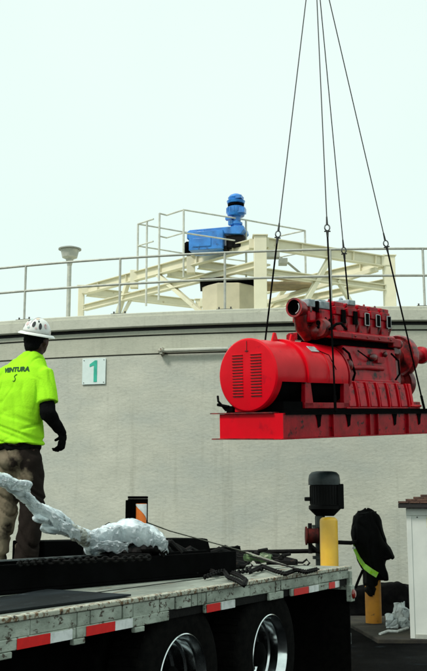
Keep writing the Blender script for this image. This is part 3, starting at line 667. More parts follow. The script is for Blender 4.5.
for u0, u1, m in ((18, 51, 'tape_red'), (51.2, 73, 'tape_white'), (87, 115.5, 'tape_red'), (115.8, 133, 'tape_white'), (207, 220.5, 'tape_red'), (221.5, 235, 'tape_white'),
                  (294, 308.5, 'tape_red'), (309, 318.5, 'tape_white'), (329, 334.8, 'tape_red'), (335, 338.5, 'tape_white')): tape(u0, u1, m)
for u in (6, 80, 140):
    x = edge(u); k = MB(); k.box((x, -.012, DH-.175), (.10, .03, .03)); k.build('stake_clip', M['railp'], tr, bevel=.004)
# frame underneath
k = MB()
for y in (-.8, -TW+.8):
    k.ibeam((0.1, y, DH-.28), (TL, y, DH-.28), .14, .42)
fr = k.build('main_beam', M['black'], tr)
k = MB()
for i in range(24): k.bb(.1+i*.4, .18+i*.4, -TW+.1, -.1, DH-.17, DH-.052)
k.build('cross_beam', M['black'], tr)
k = MB(); k.bb(.0, .06, -TW, .0, DH-.20, DH-.04); k.bb(-.004, .0, -TW+.1, -.1, DH-.17, DH-.08); k.build('rear_sill', M['railp'], tr, bevel=.008)
k = MB(); k.bb(-.06, .02, -TW+.12, -.04, .38, .48); k.bb(-.03, .02, -.5, -.42, .4, DH-.2); k.bb(-.03, .02, -TW+.42, -TW+.5, .4, DH-.2); k.build('rear_bumper', M['alu_dull'], tr, bevel=.008)
k = MB(); k.bb(-.004, .08, -.03, .02, DH-.30, DH-.16); lb = k.build('lamp_bracket', M['railp'], tr, bevel=.006)
k = MB(); k.lathe([(.001, .02), (.03, .016), (.042, .004), (.042, 0)], Matrix.Translation((.035, .021, DH-.235)) @ Matrix.Rotation(R(-90), 4, 'X'), 20); k.build('tail_lamp', M['lens'], lb)
for ya in (-.80, -TW+.02):
    k = MB(); k.bb(.012, .03, ya, ya+.78, .12, DH-.16); k.build('mud_flap', M['rubber'], tr, bevel=.003)
k = MB(); k.bb(3.9, 9, -TW+.3, -TW+.9, .3, .85); k.bb(2.9, 9.3, -.9, -.5, .42, .86); k.build('underdeck_filler', M['black'], tr, bevel=.01)  # black boxes added to keep the trailer underside dark
# wheels
def make_wheel(x, y, side):
    """one dual-wheel end; side=+1 faces the near rail"""
    e = empty('wheel'); e.parent = tr; e.location = (x, y, .5); e.rotation_euler = (R(-90)*side, 0, 0)
    ty_ = MB()
    prof = [(.29, -.14), (.33, -.15), (.44, -.145), (.485, -.125), (.5, -.10), (.5, .10), (.485, .125), (.44, .145), (.33, .15), (.292, .14)]
    ty_.lathe(prof, None, 56)
    for i in range(56):
        a = 2*math.pi*i/56; ty_.box((.5*math.cos(a), .5*math.sin(a), 0), (.012, .03, .2), None, (0, 0, a))
    t_ = ty_.build('tyre', M['rubber'], e, ang=40)
    rm = MB(); rm.lathe([(.292, .135), (.296, .146), (.290, .150), (.284, .142), (.274, .10), (.262, .085), (.258, .02), (.240, .01), (.232, -.06), (.21, -.075)], None, 64)
    r_ = rm.build('rim', M['alu'], e, ang=28)
    for i in range(10):
        a = 2*math.pi*i/10+.3; hh = MB(); hh.lathe([(.001, -.03), (.014, -.03), (.016, -.066)], Matrix.Translation((.145*math.cos(a), .145*math.sin(a), 0)), 6)
        hh.build('wheel_nut', M['blackm'], r_)
    hh = MB(); hh.lathe([(.001, .09), (.055, .085), (.088, .062), (.093, .0)], None, 24); hh.lathe([(.09, -.02), (.12, -.064), (.20, -.070), (.214, -.074)], None, 40); hh.build('hub', M['black'], r_)  # disc blackened to hold the dark reflection in the dish
    return e
AX = [edge(275), edge(190)]
w0 = make_wheel(AX[0], -.19, 1)
for x, y, sd in ((AX[1], -.19, 1), (AX[0], -.50, 1), (AX[1], -.50, 1), (AX[0], -TW+.19, -1), (AX[1], -TW+.19, -1), (AX[0], -TW+.50, -1), (AX[1], -TW+.50, -1)):
    c = copy_tree(w0); c.parent = tr; c.location = (x, y, .5); c.rotation_euler = (R(-90)*sd, 0, 0)
k = MB()
for x in AX: k.tube([(x, -.35, .5), (x, -TW+.35, .5)], .07, 14)
k.bb(AX[0]-.4, AX[1]+.4, -.85, -.75, .6, .7); k.build('axle', M['black'], tr)
# landing gear near the front so the bed stands by itself
k = MB()
for y in (-.5, -TW+.5): k.bb(8.6, 8.72, y-.06, y+.06, .05, DH-.06); k.bb(8.5, 8.82, y-.13, y+.13, .0, .05)
k.build('landing_leg', M['black'], tr)

# ---------------------------------------------------------------- things lying on the deck
def on_deck(name, label, cat, x, y, rz=0, z=DH+.006, group=None):
    p = TM @ Vector((x, y, z)); e = empty(name, tuple(p), TA+rz); return tag(e, label, cat, group)
# dark sheet
c = [tl(-40, 608), tl(47, 591.5), tl(131, 597), tl(0, 614.5), tl(-60, 628)]
k = MB(); k.prism([(p.x, min(p.y, -.065)) for p in c], DH+.006, DH+.016)
o = k.build('steel_sheet', M['plate']); o.matrix_world = TM; tag(o, 'dark steel sheet lying flat on the near side of trailer deck', 'sheet')
# low long black channel
a, b = tl(-10, 591), tl(205, 572.5)
dv_ = (b-a); L_ = dv_.length; rz = math.atan2(dv_.y, dv_.x)
e = on_deck('steel_channel', 'long low black steel channel along the deck in front of the worker', 'steel beam', a.x, a.y, rz)
k = MB(); k.bb(-1.2, L_, -.32, 0, 0, .02); k.bb(-1.2, L_, -.022, -.002, .021, .175); k.bb(-1.2, L_, -.32, -.30, .021, .175); k.build('channel', M['black'], e, bevel=.004)
k = MB(); k.bb(-1.2, L_*.75, -.03, .0, .176, .186); k.build('edge_lip', M['alu_dull'], e)
SG = -1 if math.cos(rz) < 0 else 1
e = empty('rod_pile', tuple(at_z(185, 571, DH+.01)), TA); tag(e, 'heap of short black bars and clamps between the channel and the wrapped bundle', 'steel rods')
for i in range(22):
    k = MB(); x = random.uniform(-.7, 1.0); y = random.uniform(-.75, -.15); an = random.uniform(-.6, .6); ln = random.uniform(.2, .55); z = random.uniform(.03, .22)
    k.tube([(x-ln/2*math.cos(an), y-ln/2*math.sin(an), z*.5), (x, y, z), (x+ln/2*math.cos(an), y+ln/2*math.sin(an), z*.6)], random.uniform(.016, .045), 8); k.build('rod', M['blackm'], e)
# put big beam, using trailer coordinates
def tt(px, perp):     # x along rail for a column px at distance perp from the near rail
    d = ray(px, 560); nrm = Vector((d.y, -d.x, 0)); q = CN - ty*perp; return -(nrm.dot(q))/nrm.dot(tx)
x0, x1 = tt(44, 1.3), tt(214, 1.3)
e = on_deck('timber_baulk', 'big matt black baulk with a slanted end behind the tie-down gear', 'beam', x1, -1.3)
k = MB(); k.prism([(0, 0), (x0-x1, 0), (x0-x1, .28), (.22, .235), (.12, .225)], .0, .3, Matrix.Rotation(R(90), 4, 'X')); k.build('baulk', M['black'], e, bevel=.008)

# chains
def chain(name, label, pts, lr=.013, lw=.022, group='chains on the trailer deck'):
    """oval links along a polyline (world space)"""
    pts = [Vector(p) for p in pts]; base = pts[0].copy(); k = MB(); i = 0; step = lw*1.45; carry = 0
    for a, b in zip(pts, pts[1:]):
        d = b-a; Ln = d.length; d.normalize(); t = carry
        while t < Ln:
            c = a+d*t-base; s_ = d.cross(Vector((0, 0, 1))); s_ = s_.normalized() if s_.length > .01 else Vector((1, 0, 0))
            q = s_ if i % 2 else s_.cross(d)
            k.tube([c+d*math.cos(an)*lw*.95+q*math.sin(an)*lw*.6 for an in [2*math.pi*j/10 for j in range(11)]], lr*.55, 5, cap=False)
            t += step; i += 1
        carry = t-Ln
    o = k.build(name, M['blackm']); o.location = base
    return tag(o, label, 'chain', group)
def dz(u, v, h=.02): p = at_z(u, v, DH+h); return p
def lump(us, h=.03): return [dz(u, v, h+random.uniform(-.008, .012)) for u, v in us]
chain('chain', 'dark chain looped over the deck edge left of the green binder', lump([(205, 577), (215, 573), (224, 571), (228, 577), (238, 581), (244, 585), (246, 580), (240, 576), (232, 573), (246, 571), (262, 569)]))
chain('chain', 'dark chain trailing back towards the trailer corner', lump([(250, 572), (262, 566), (275, 571), (285, 574), (296, 570), (306, 572), (318, 569)], .03))
chain('chain', 'chain piled beside the foot of the plastic wrapped bundle', lump([(150, 575), (165, 572), (178, 574), (188, 569), (196, 573), (205, 569), (214, 572)], .04))
chain('chain', 'rusty chain heaped behind the low channel next to the worker', [at_y(u, v, 7.6) for u, v in ((46, 557), (52, 555), (58, 557), (64, 554), (70, 557), (77, 555), (84, 558), (76, 560), (64, 560), (52, 561))])
c0 = [at_z(u, v, DH+.19) for u, v in ((20, 563.5), (45, 561.5), (70, 561), (95, 559.5), (120, 559), (150, 557.5))]
chain('chain', 'thin chain laid along the top edge of the long low channel', c0, .014, .024)
# load binders
def binder(u, v, y, rz, label, m, ln=.36, h=0):
    p = at_y(u, v, y); e = empty('load_binder', tuple(p), rz); tag(e, label, 'load binder', 'load binders on the deck')
    k = MB(); k.tube([(-ln/2, 0, 0), (-ln/4, 0, .0), (-ln*.22, 0, .0), (ln*.1, 0, 0), (ln*.12, 0, 0), (ln/2, 0, 0)], [.03, .045, .03, .035, .05, .03], 10); k.build('barrel', M[m], e)
    k = MB(); k.tube([(0, 0, .02), (.02, -.02, .06), (.10, -.03, .075)], [.02, .018, .014], 8); k.ell((.0, 0, .035), (.04, .035, .03)); k.build('handle', M['blackm'], e)
    for s_ in (-1, 1):
        k = MB(); k.tube([(s_*ln/2, 0, 0), (s_*(ln/2+.06), 0, .0), (s_*(ln/2+.10), 0, .03), (s_*(ln/2+.13), 0, 0), (s_*(ln/2+.10), 0, -.03), (s_*(ln/2+.07), 0, -.02)], .010, 8); k.build('hook', M['blackm'], e)
binder(258, 557.5, 8.95, R(-22), 'green ratchet load binder with a dark handle', 'green', .26)
binder(222, 566, 8.5, R(20), 'black load binder lying left of the green one', 'blackm', .3)
binder(282, 562, 9.2, R(-30), 'black load binder lying right of the green one', 'blackm', .3)
# low tangle of steel bars under the binders
e = empty('bar_bundle', tuple(at_z(250, 566, DH+.01)), TA); tag(e, 'tangle of thin black rods lying under the green binder', 'steel rods')
for i in range(26):
    k = MB(); x = random.uniform(-1.1, 1.2); y = random.uniform(-.7, .0); an = random.uniform(-.5, .5); ln = random.uniform(.3, .7); z = random.uniform(.02, .10)
    k.tube([(x-ln/2*math.cos(an), y-ln/2*math.sin(an), .02), (x, y, z+.02), (x+ln/2*math.cos(an), y+ln/2*math.sin(an), .03)], random.uniform(.014, .036), 8); k.build('rod', M['blackm'], e)
e = empty('steel_angle', tuple(at_z(236, 566, DH+.008)), TA); tag(e, 'flat black angle iron set lengthwise beyond the binders', 'angle iron')
k = MB(); k.bb(-1.0, .8, -.5, -.47, 0, .13); k.bb(-1.0, .8, -.62, -.502, 0, .015); k.build('angle', M['black'], e, bevel=.003)
k = MB(); k.bb(.8, 1.5, -.30, -.10, .0, .07); k.build('block', M['black'], e, bevel=.01)
# long strap
def ribbon(name, label, pts, w, m, cat='strap'):
    pts = [Vector(p) for p in pts]; b = pts[0]; k = MB()
    for a, c in zip(pts, pts[1:]): k.beam(a-b, c-b, w, .004)
    o = k.build(name, M[m]); o.location = b; return tag(o, label, cat)
ribbon('tie_strap', 'thin dusty tie-down strap stretched from the bundle to the trailer corner', [at_y(143, 521, 7.9), at_y(170, 531, 8.1), at_y(246, 552, 9.0), dz(305, 572, .02)], .03, 'strap')
k_ = [at_y(176, 557, 8.3), at_y(210, 553, 8.6), at_y(250, 556, 8.9), dz(298, 569, .05)]
ribbon('tie_strap', 'black tie-down strap lying lower, across the dark bars', k_, .04, 'blackm')

# hazard marker with orange and white sticker
mp = TM @ Vector((tt(136, 1.0), -1.0, DH+.006)); e = empty('marker_board', tuple(mp), 0)
tag(e, 'upright black board with orange and white reflective marker', 'marker')
sc = mp.y/988
hb_ = (at_y(136, 497.5, mp.y).z-mp.z)
k = MB(); k.bb(-9*sc, 11*sc, -.01, .03, 0, hb_-.01); k.bb(-11*sc, -6*sc, -.03, .04, 0, hb_-.02); k.bb(-9*sc, 11*sc, -.02, .04, hb_-.009, hb_+.01); k.build('board', M['black'], e, bevel=.005)
zt, zb = at_y(136, 503.5, mp.y).z-mp.z, at_y(136, 523, mp.y).z-mp.z
k = MB(); k.tube([(5*sc, -.05, zb-.1), (5*sc, -.05, zt)], 5.2*sc, 20); rf = k.build('marker_tube', M['orange'], e)
k = MB()
rr = 5.2*sc+.002
for i in range(10):
    a0, a1 = R(180+i*18), R(198+i*18); f0, f1 = i/10, (i+1)/10
    hA, hB = zt-.004, zt-.01-.12*f0**1.4; hC = zt-.01-.12*f1**1.4
    k.add([(5*sc+rr*math.cos(a0), -.05+rr*math.sin(a0), hA), (5*sc+rr*math.cos(a1), -.05+rr*math.sin(a1), hA), (5*sc+rr*math.cos(a1), -.05+rr*math.sin(a1), hC), (5*sc+rr*math.cos(a0), -.05+rr*math.sin(a0), hB)], [(0, 1, 2, 3)])
k.build('white_band', M['tape_white'], rf)
k = MB(); k.ell((0, 0, 0), (.05, .04, .03)); k.tube([(-.06, 0, 0), (0, .0, .035), (.05, 0, .01)], .012, 8)
o = k.build('shackle', M['blackm']); o.location = at_y(109, 528, 8.0); tag(o, 'small black shackle perched left of the orange marker', 'shackle')

# plastic wrapped pipe
def nz(p, s, seed=0): return noise.noise(Vector((p.x*s+seed, p.y*s, p.z*s)))
def crumple(amp, s):
    def f(co, n):
        q = co*s; r = abs(noise.noise(q))*1.6-.5; r2 = abs(noise.noise(q*2.7+Vector((5, 1, 2))))*1.4-.4
        return n*(amp*r+amp*.5*r2)
    return f
def pleat(amp, dr, sa, sc):
    dr = Vector(dr).normalized()
    def f(co, n):
        t = co.dot(dr); w_ = co-dr*t
        q = w_*sc+dr*t*sa+Vector((0, t*2.2, -t*1.3)); r = 1-abs(noise.noise(q))*2.6
        r2 = 1-abs(noise.noise(q*2.1+Vector((3, 9, 2))))*2.4; big = noise.noise(co*4.5)
        return n*(amp*(r-.4)+amp*.45*(r2-.4)+amp*.8*big)
    return f
bp0 = at_y(128, 548, 7.35); e = empty('wrapped_pipe', tuple(bp0))
tag(e, 'long pipe wrapped in crumpled clear plastic leaning up past the worker', 'wrapped pipe')
path = [(-30, 473, 6.1, 8), (-8, 477, 6.2, 7), (4, 481, 6.3, 7), (16, 487, 6.4, 7), (28, 499, 6.5, 5.5), (35, 507, 6.6, 6), (44, 513, 6.65, 8.5), (54, 520, 6.75, 10.5), (62, 525, 6.85, 9), (72, 531, 6.95, 6.5), (82, 536, 7.05, 7), (90, 541, 7.15, 8), (100, 544, 7.2, 8)]
pts = [at_y(u, v, y)-bp0 for u, v, y, r in path]; rs = [r*y/988*1.0 for u, v, y, r in path]
k = MB(); k.tube(pts, rs, 14)
for u, v, y, r, ln in ((24, 484, 6.4, 4, 8), (50, 529, 6.7, 5, 10), (66, 524, 6.9, 5, 6), (40, 519, 6.6, 4, 8)):
    p = at_y(u, v, y)-bp0; s_ = y/988; k.ell(tuple(p), (ln*s_, .05, r*s_))
o = k.build('pipe_wrap', M['plastic'], e); solidify_blob(o, .007, 5, pleat(.010, (1, .5, -.5), 3, 24))
k = MB()
for (u, v, y, rx, rz_) in ((100, 541, 7.2, 14, 11), (115, 535, 7.3, 18, 11), (130, 533, 7.35, 18, 14), (146, 537, 7.4, 16, 13), (158, 541, 7.45, 8, 9), (93, 549, 7.2, 8, 7), (110, 545, 7.3, 14, 8), (163, 551, 7.4, 3, 9)):
    s_ = y/988; p = at_y(u, v, y)-bp0; k.ell(tuple(p), (rx*s_, .13, rz_*s_))
o = k.build('bundle_wrap', M['plastic'], e); solidify_blob(o, .007, 8, pleat(.012, (1, .1, -.7), 3, 20))
k = MB(); k.tube([at_y(62, 527, 6.83)-bp0, at_y(70, 530, 6.9)-bp0, at_y(80, 535, 7.0)-bp0, at_y(88, 541, 7.1)-bp0], [.04, .052, .055, .05], 14)
DIRP = 0
def flap(u0, v0, u1, v1, y, wpx, seed, droop):
    '''a thin crinkled sheet of film lying along the wrapped pipe'''
    nu, nv = 26, 14; s_ = y/988; vs = []; rr = random.Random(seed)
    for i in range(nu):
        t = i/(nu-1)
        for j in range(nv):
            w_ = j/(nv-1); edge_ = .75+.5*noise.noise(Vector((t*5+seed, 2, 0)))
            u = u0+(u1-u0)*t; v = v0+(v1-v0)*t+(w_-.35)*wpx*edge_
            q = at_y(u+2*noise.noise(Vector((w_*3, seed, t*3))), v, y-.09+.10*w_**2*droop)-bp0
            q.y += .030*noise.noise(Vector((t*7, w_*3+t*4, seed)))+.012*(1-abs(noise.noise(Vector((t*11+w_*5, w_*9, seed+4))))*3)
            vs.append(q)
    return vs, [(i*nv+j, i*nv+j+1, (i+1)*nv+j+1, (i+1)*nv+j) for i in range(nu-1) for j in range(nv-1)]
for i, a_ in enumerate(((2, 480, 30, 486, 6.25, 12, 3, .5), (24, 494, 58, 520, 6.5, 15, 8, .8), (48, 516, 80, 534, 6.7, 16, 14, .8), (88, 538, 122, 532, 7.12, 22, 21, .9), (112, 532, 150, 533, 7.15, 24, 27, .8), (146, 534, 168, 545, 7.25, 18, 33, .5), (90, 543, 128, 546, 7.08, 14, 40, .6))):
    vs, fs = flap(*a_); k = MB(); k.add(vs, fs); f_ = k.build('film_flap', M['film'], e, ang=60); md = f_.modifiers.new('s', 'SOLIDIFY'); md.thickness = .0015
k = MB(); k.tube([at_y(62, 527, 6.83)-bp0, at_y(70, 530, 6.9)-bp0, at_y(80, 535, 7.0)-bp0, at_y(88, 541, 7.1)-bp0], [.04, .052, .055, .05], 14)
o = k.build('soiled_wrap', M['plastic_dirty'], e); solidify_blob(o, .008, 1, crumple(.015, 22))
k = MB(); k.box(tuple(at_y(131, 556, 7.32)-bp0), (.30, .3, .05)); k.tube([at_y(84, 551, 7.2)-bp0, at_y(170, 551, 7.5)-bp0], .035, 10)
k.build('flange_base', M['blackm'], e, bevel=.01)
k = MB()
for i in range(9):
    u = 92+i*9; a = at_y(u, 549+random.uniform(-2, 3), 7.25); k.ell(tuple(a-bp0), (.05, .05, .035), n=8, m=6); 
    if i % 2: k.tube([a-bp0, a-bp0+Vector((.12, .02, .05)), a-bp0+Vector((.2, 0, -.03))], .014, 6)
k.build('loose_fitting', M['blackm'], e)
b = at_z(131, 566, DH+.006); e2 = empty('dunnage_block', tuple(b), TA); tag(e2, 'black dunnage block under the wrapped bundle', 'block')
k = MB(); k.bb(-.75, .6, -.15, .15, 0, .07); k.build('block', M['black'], e2, bevel=.01)
k = MB(); k.bb(-.6, .4, -.12, .12, .072, .10); k.bb(-.3, -.2, -.1, .1, .10, .13); k.build('pad', M['blackm'], e2, bevel=.01)

# ---------------------------------------------------------------- worker
py_ = 7.15; fx = at_y(13.5, 560, py_).x; YW = R(24)
pe = empty('person', (fx, py_, DH+.006), -YW)
tag(pe, 'worker in lime T-shirt and white hard hat walking away along the trailer deck', 'person')
# body (head, neck, arms, legs) as one skin
k = MB()
HC = Vector((.085, .075, 1.755))
k.ell(tuple(HC+Vector((0, .005, .0))), (.084, .100, .105)); k.ell(tuple(HC+Vector((0, -.03, -.05))), (.072, .065, .075)); k.ell(tuple(HC+Vector((0, .035, -.055))), (.056, .062, .055))
k.ell(tuple(HC+Vector((0, -.04, -.03))), (.066, .06, .07))
k.caps((.07, .045, 1.52), (.082, .06, 1.68), .068, .066)
k.ell(tuple(HC+Vector((0, .108, -.02))), (.016, .022, .026)); k.ell(tuple(HC+Vector((0, .095, -.062))), (.028, .014, .012))
for s_ in (-1, 1): k.ell(tuple(HC+Vector((s_*.08, -.005, -.02))), (.012, .022, .034)); k.ell(tuple(HC+Vector((s_*.032, .088, .012))), (.022, .014, .01))
k.ell((.03, .02, 1.34), (.18, .11, .24)); k.ell((0, 0, 1.02), (.16, .11, .18)); k.caps((-.14, .0, 1.46), (.19, .04, 1.46), .06, .06)
SHR = Vector((.195, .03, 1.455)); ELR = Vector((.262, -.015, 1.19)); WRR = Vector((.262, .15, 1.09))
SHL = Vector((-.15, .0, 1.455)); ELL = Vector((-.25, .02, 1.20)); WRL = Vector((-.24, .2, 1.12))
for a, b, c in ((SHR, ELR, WRR), (SHL, ELL, WRL)): k.caps(a, b, .052, .042); k.caps(b, c, .040, .028)
for s_, kn, an in ((1, (.10, .07, .52), (.11, -.02, .10)), (-1, (-.11, .03, .52), (-.13, -.06, .10))):
    k.caps((s_*.09, 0, .95), kn, .075, .055); k.caps(kn, an, .052, .036)
o = k.build('body', M['skin'], pe); solidify_blob(o, .009, 3)
for s_ in (-1, 1):
    MB().ell(tuple(HC+Vector((s_*.032, .096, .008))), (.012, .008, .008), n=10, m=8).build('eye', M['hat'], pe)
k = MB(); k.ell(tuple(HC+Vector((0, -.012, .005))), (.088, .098, .095)); k.ell(tuple(HC+Vector((0, -.05, -.05))), (.068, .052, .06))
o = k.build('hair', M['cloth_black'], pe); solidify_blob(o, .008, 2, lambda co, n: n*.004*noise.noise(co*60))
# shirt
k = MB(); rows = []
for z, cx, cy, rx, ry in ((.97, -.005, 0, .205, .155), (1.0, -.005, 0, .198, .15), (1.10, 0, 0, .188, .14), (1.22, .01, .0, .192, .14), (1.34, .02, .01, .205, .142), (1.44, .025, .02, .212, .135), (1.53, .03, .03, .185, .12), (1.59, .045, .04, .135, .095), (1.63, .058, .05, .092, .080), (1.658, .068, .055, .070, .068)):
    rows.append([(cx+rx*math.copysign(abs(math.cos(a))**.85, math.cos(a)), cy+ry*math.copysign(abs(math.sin(a))**.85, math.sin(a)), z) for a in [2*math.pi*i/36 for i in range(36)]])
k.rings(rows)
k.tube([(.12, .03, 1.50), (.19, .03, 1.47), (.226, .018, 1.36), (.250, .0, 1.262)], [.075, .085, .080, .082], 18)
k.tube([(-.08, .0, 1.50), (-.15, .0, 1.47), (-.205, .01, 1.36), (-.24, .015, 1.262)], [.075, .085, .080, .082], 18)
o = k.build('t_shirt', M['lime'], pe)
def folds(co, n):
    d = .007*noise.noise(Vector((co.x*7, co.y*7, co.z*3)))
    def crease(q, w_): return max(0, 1-abs(noise.noise(q))*w_)
    hem = max(0, min(1, (1.25-co.z)/.2)); arm = max(0, 1-abs(abs(co.x-.02)-.16)/.09)
    d -= .014*crease(Vector((co.x*4+co.z*3+1, co.y*4, co.z*5-co.x*5)), 7)*(.35+.65*arm)
    d -= .016*hem*crease(Vector((co.x*2.2, co.y*2.2, co.z*13+co.x*4)), 5)
    d -= .010*crease(Vector((co.x*9, co.y*9+4, co.z*2.2)), 6)*(1-hem)*.7
    d += .006*hem
    if co.y < .02: d *= 1-.85*max(0, min(1, (.24-abs(co.x-.03))/.08))*max(0, min(1, (.11-abs(co.z-1.49))/.05))
    return n*d
solidify_blob(o, .008, 3, folds); shirt = o
# trousers
k = MB(); k.ell((0, 0, .94), (.185, .135, .12)); k.ell((-.005, 0, .86), (.185, .135, .11))
k.caps((.085, 0, .86), (.10, .07, .53), .112, .088); k.caps((.10, .07, .53), (.11, -.01, .16), .088, .080); k.caps((.11, -.01, .16), (.11, -.01, .10), .085, .085)
o = k.build('x', M['khaki'], pe); 
def tf(co, n):
    return n*(.030*abs(noise.noise(Vector((co.x*6, co.y*6, co.z*8+co.x*10))))+.012*noise.noise(Vector((co.x*9+3, co.y*7, co.z*11-co.x*12)))-.022*max(0, 1-abs(noise.noise(Vector((co.x*3+2, co.y*3, co.z*7+co.x*7))))*6))
k2 = MB(); k2.v = list(k.v); k2.f = list(k.f)
k2.caps((-.09, 0, .86), (-.105, .03, .53), .112, .090); k2.caps((-.105, .03, .53), (-.13, -.05, .16), .090, .082); k2.caps((-.13, -.05, .16), (-.13, -.05, .10), .088, .088)
bpy.data.objects.remove(o)
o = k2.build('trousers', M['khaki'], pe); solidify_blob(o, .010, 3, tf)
k = MB(); rows = []
for z, rx, ry in ((.925, .180, .135), (.94, .187, .140), (.965, .185, .138), (.975, .17, .13)): rows.append([(rx*math.cos(a), ry*math.sin(a)-.003, z) for a in [2*math.pi*i/32 for i in range(32)]])
k.rings(rows); o = k.build('undershirt', M['cloth_black'], pe); solidify_blob(o, .01, 2, tf)
# sleeve + glove
for (a, b, c, s_) in ((SHR, ELR, WRR, 1), (SHL, ELL, WRL, -1)):
    k = MB(); k.caps(a.lerp(b, .45), b, .060, .055); k.caps(b, c, .054, .040); k.ell(tuple(b+Vector((0, -.01, 0))), (.056, .056, .056))
    o = k.build('sleeve', M['cloth_black'], pe); solidify_blob(o, .008, 3, lambda co, n: n*.010*noise.noise(Vector((co.x*8, co.y*8, co.z*22))))
    # hand hangs from the wrist, fingers curled forward and in
    k = MB(); wd = c+Vector((.012*s_, .012, -.03)); pm = c+Vector((.016*s_, .022, -.075))
    k.caps(c, wd, .036, .034); k.ell(tuple(c+Vector((.014*s_, .02, -.062))), (.024, .045, .048))
    for i, (oy, l1, l2, l3) in enumerate(((.038, .040, .028, .022), (.014, .044, .032, .024), (-.008, .040, .030, .022), (-.028, .032, .022, .019))):
        r_ = .0125-.001*i; kk = c+Vector((.018*s_, oy, -.098))
        d1 = Vector((-.22*s_, .05+oy, -.97)).normalized(); d2 = Vector((-.85*s_, .1, -.5)).normalized(); d3 = Vector((-.97*s_, .05, .15)).normalized()
        p1 = kk+d1*l1; p2 = p1+d2*(l2+.006*i); p3 = p2+d3*l3
        k.caps(kk, p1, r_+.001, r_, n=10); k.caps(p1, p2, r_, r_-.001, n=10); k.caps(p2, p3, r_-.001, r_-.002, n=10)
    t0 = c+Vector((-.002*s_, .03, -.045)); t1 = t0+Vector((-.032*s_, .018, -.022)); t2 = t1+Vector((-.034*s_, .006, -.012))
    k.caps(t0, t1, .016, .013, n=10); k.caps(t1, t2, .013, .011, n=10)
    o = k.build('glove', M['cloth_black'], pe); solidify_blob(o, .004, 2)
# boots
for x, y in ((.115, .03), (-.135, -.01)):
    k = MB(); k.ell((x, y-.04, .07), (.052, .075, .09)); k.ell((x, y+.06, .045), (.05, .12, .045)); k.bb(x-.05, x+.05, y-.11, y+.17, 0, .025)
    o = k.build('boot', M['blackm'], pe); solidify_blob(o, .009, 3)
# hard hat
HT = Matrix.Translation(HC+Vector((0, .0, .055))) @ Euler((R(4), R(13), 0)).to_matrix().to_4x4() @ Matrix.Scale(.90, 4)
k = MB(); dome = lambda t, a, o_=0: Vector(((.108+o_)*math.cos(t)*math.cos(a), (.132+o_)*math.cos(t)*math.sin(a), (.125+o_)*math.sin(t)))
rows = []
for i in range(12):
    t = R(90*i/12); rows.append([dome(t, 2*math.pi*j/40) for j in range(40)])
for r_ in (rows,):
    n0 = len(k.v); k.v += [tuple(HT @ p) for rr_ in rows for p in rr_]
    for i in range(11):
        for j in range(40): k.f.append((n0+i*40+j, n0+i*40+(j+1) % 40, n0+(i+1)*40+(j+1) % 40, n0+(i+1)*40+j))
    k.f.append(tuple(n0+11*40+j for j in range(40)))
hat = k.build('hard_hat', M['hat'], pe, ang=60); so = hat.modifiers.new('s', 'SOLIDIFY'); so.thickness = .004; so.offset = -1
k = MB(); br_ = [(1.0, -.003), (1.16, -.006), (1.30, -.020), (1.31, -.026), (1.29, -.027), (1.15, -.014), (.98, -.010)]
vs = []; 
for rr_, z in br_:
    for j in range(48):
        a = 2*math.pi*j/48; ex = rr_*(1+.06*max(0, math.sin(a)) if rr_ > 1.1 else 1); vs.append(HT @ Vector((.108*ex*math.cos(a), .132*ex*math.sin(a), z)))
k.add(vs, [(i*48+j, i*48+(j+1) % 48, ((i+1) % 7)*48+(j+1) % 48, ((i+1) % 7)*48+j) for i in range(7) for j in range(48)])
k.build('brim', M['hat'], hat, ang=50)
k = MB()
for off in (0,):
    k.tube([HT @ (dome(R(t), R(90) if t <= 90 else R(90), -.001)*1 if False else Vector((off, .133*math.cos(R(t)), (.126*math.sin(R(t)))*math.sqrt(max(.01, 1-(off/.108)**2))))) for t in range(20, 165, 8)], .004, 6)
k.build('crown_ridge', M['hat'], hat)
M['st_black'] = mat('sticker_black', (.012, .014, .016), rough=.4); M['st_pink'] = mat('sticker_red', (.55, .22, .22), (.7, .6, .58), .4, scale=40); M['st_teal'] = mat('sticker_teal', (.25, .42, .42), (.5, .55, .5), .4, scale=40); M['st_tan'] = mat('sticker_tan', (.62, .45, .32), (.7, .6, .5), .4, scale=40)
def sticker(t, a, rt, ra, m):
    kk = MB(); vs = [HT @ dome(R(t), R(a), .0035)]
    for j in range(16):
        q = 2*math.pi*j/16; vs.append(HT @ dome(R(t+rt*math.sin(q)), R(a+ra*math.cos(q)), .0025))
    kk.add(vs, [(0, j+1, (j+1) % 16+1) for j in range(16)]); kk.build('sticker', M[m], hat)
sticker(32, 291, 13, 8, 'st_black'); sticker(27, 322, 14, 7, 'st_black'); sticker(48, 312, 5, 5, 'st_black'); sticker(16, 270, 5, 6, 'st_teal'); sticker(16, 305, 4, 5, 'st_pink'); sticker(46, 240, 6, 8, 'st_black'); sticker(30, 255, 8, 9, 'st_pink'); sticker(55, 262, 8, 12, 'st_teal'); sticker(66, 300, 9, 17, 'st_tan'); sticker(18, 225, 8, 7, 'st_black'); sticker(30, 350, 10, 8, 'st_pink'); sticker(52, 225, 8, 9, 'st_teal')
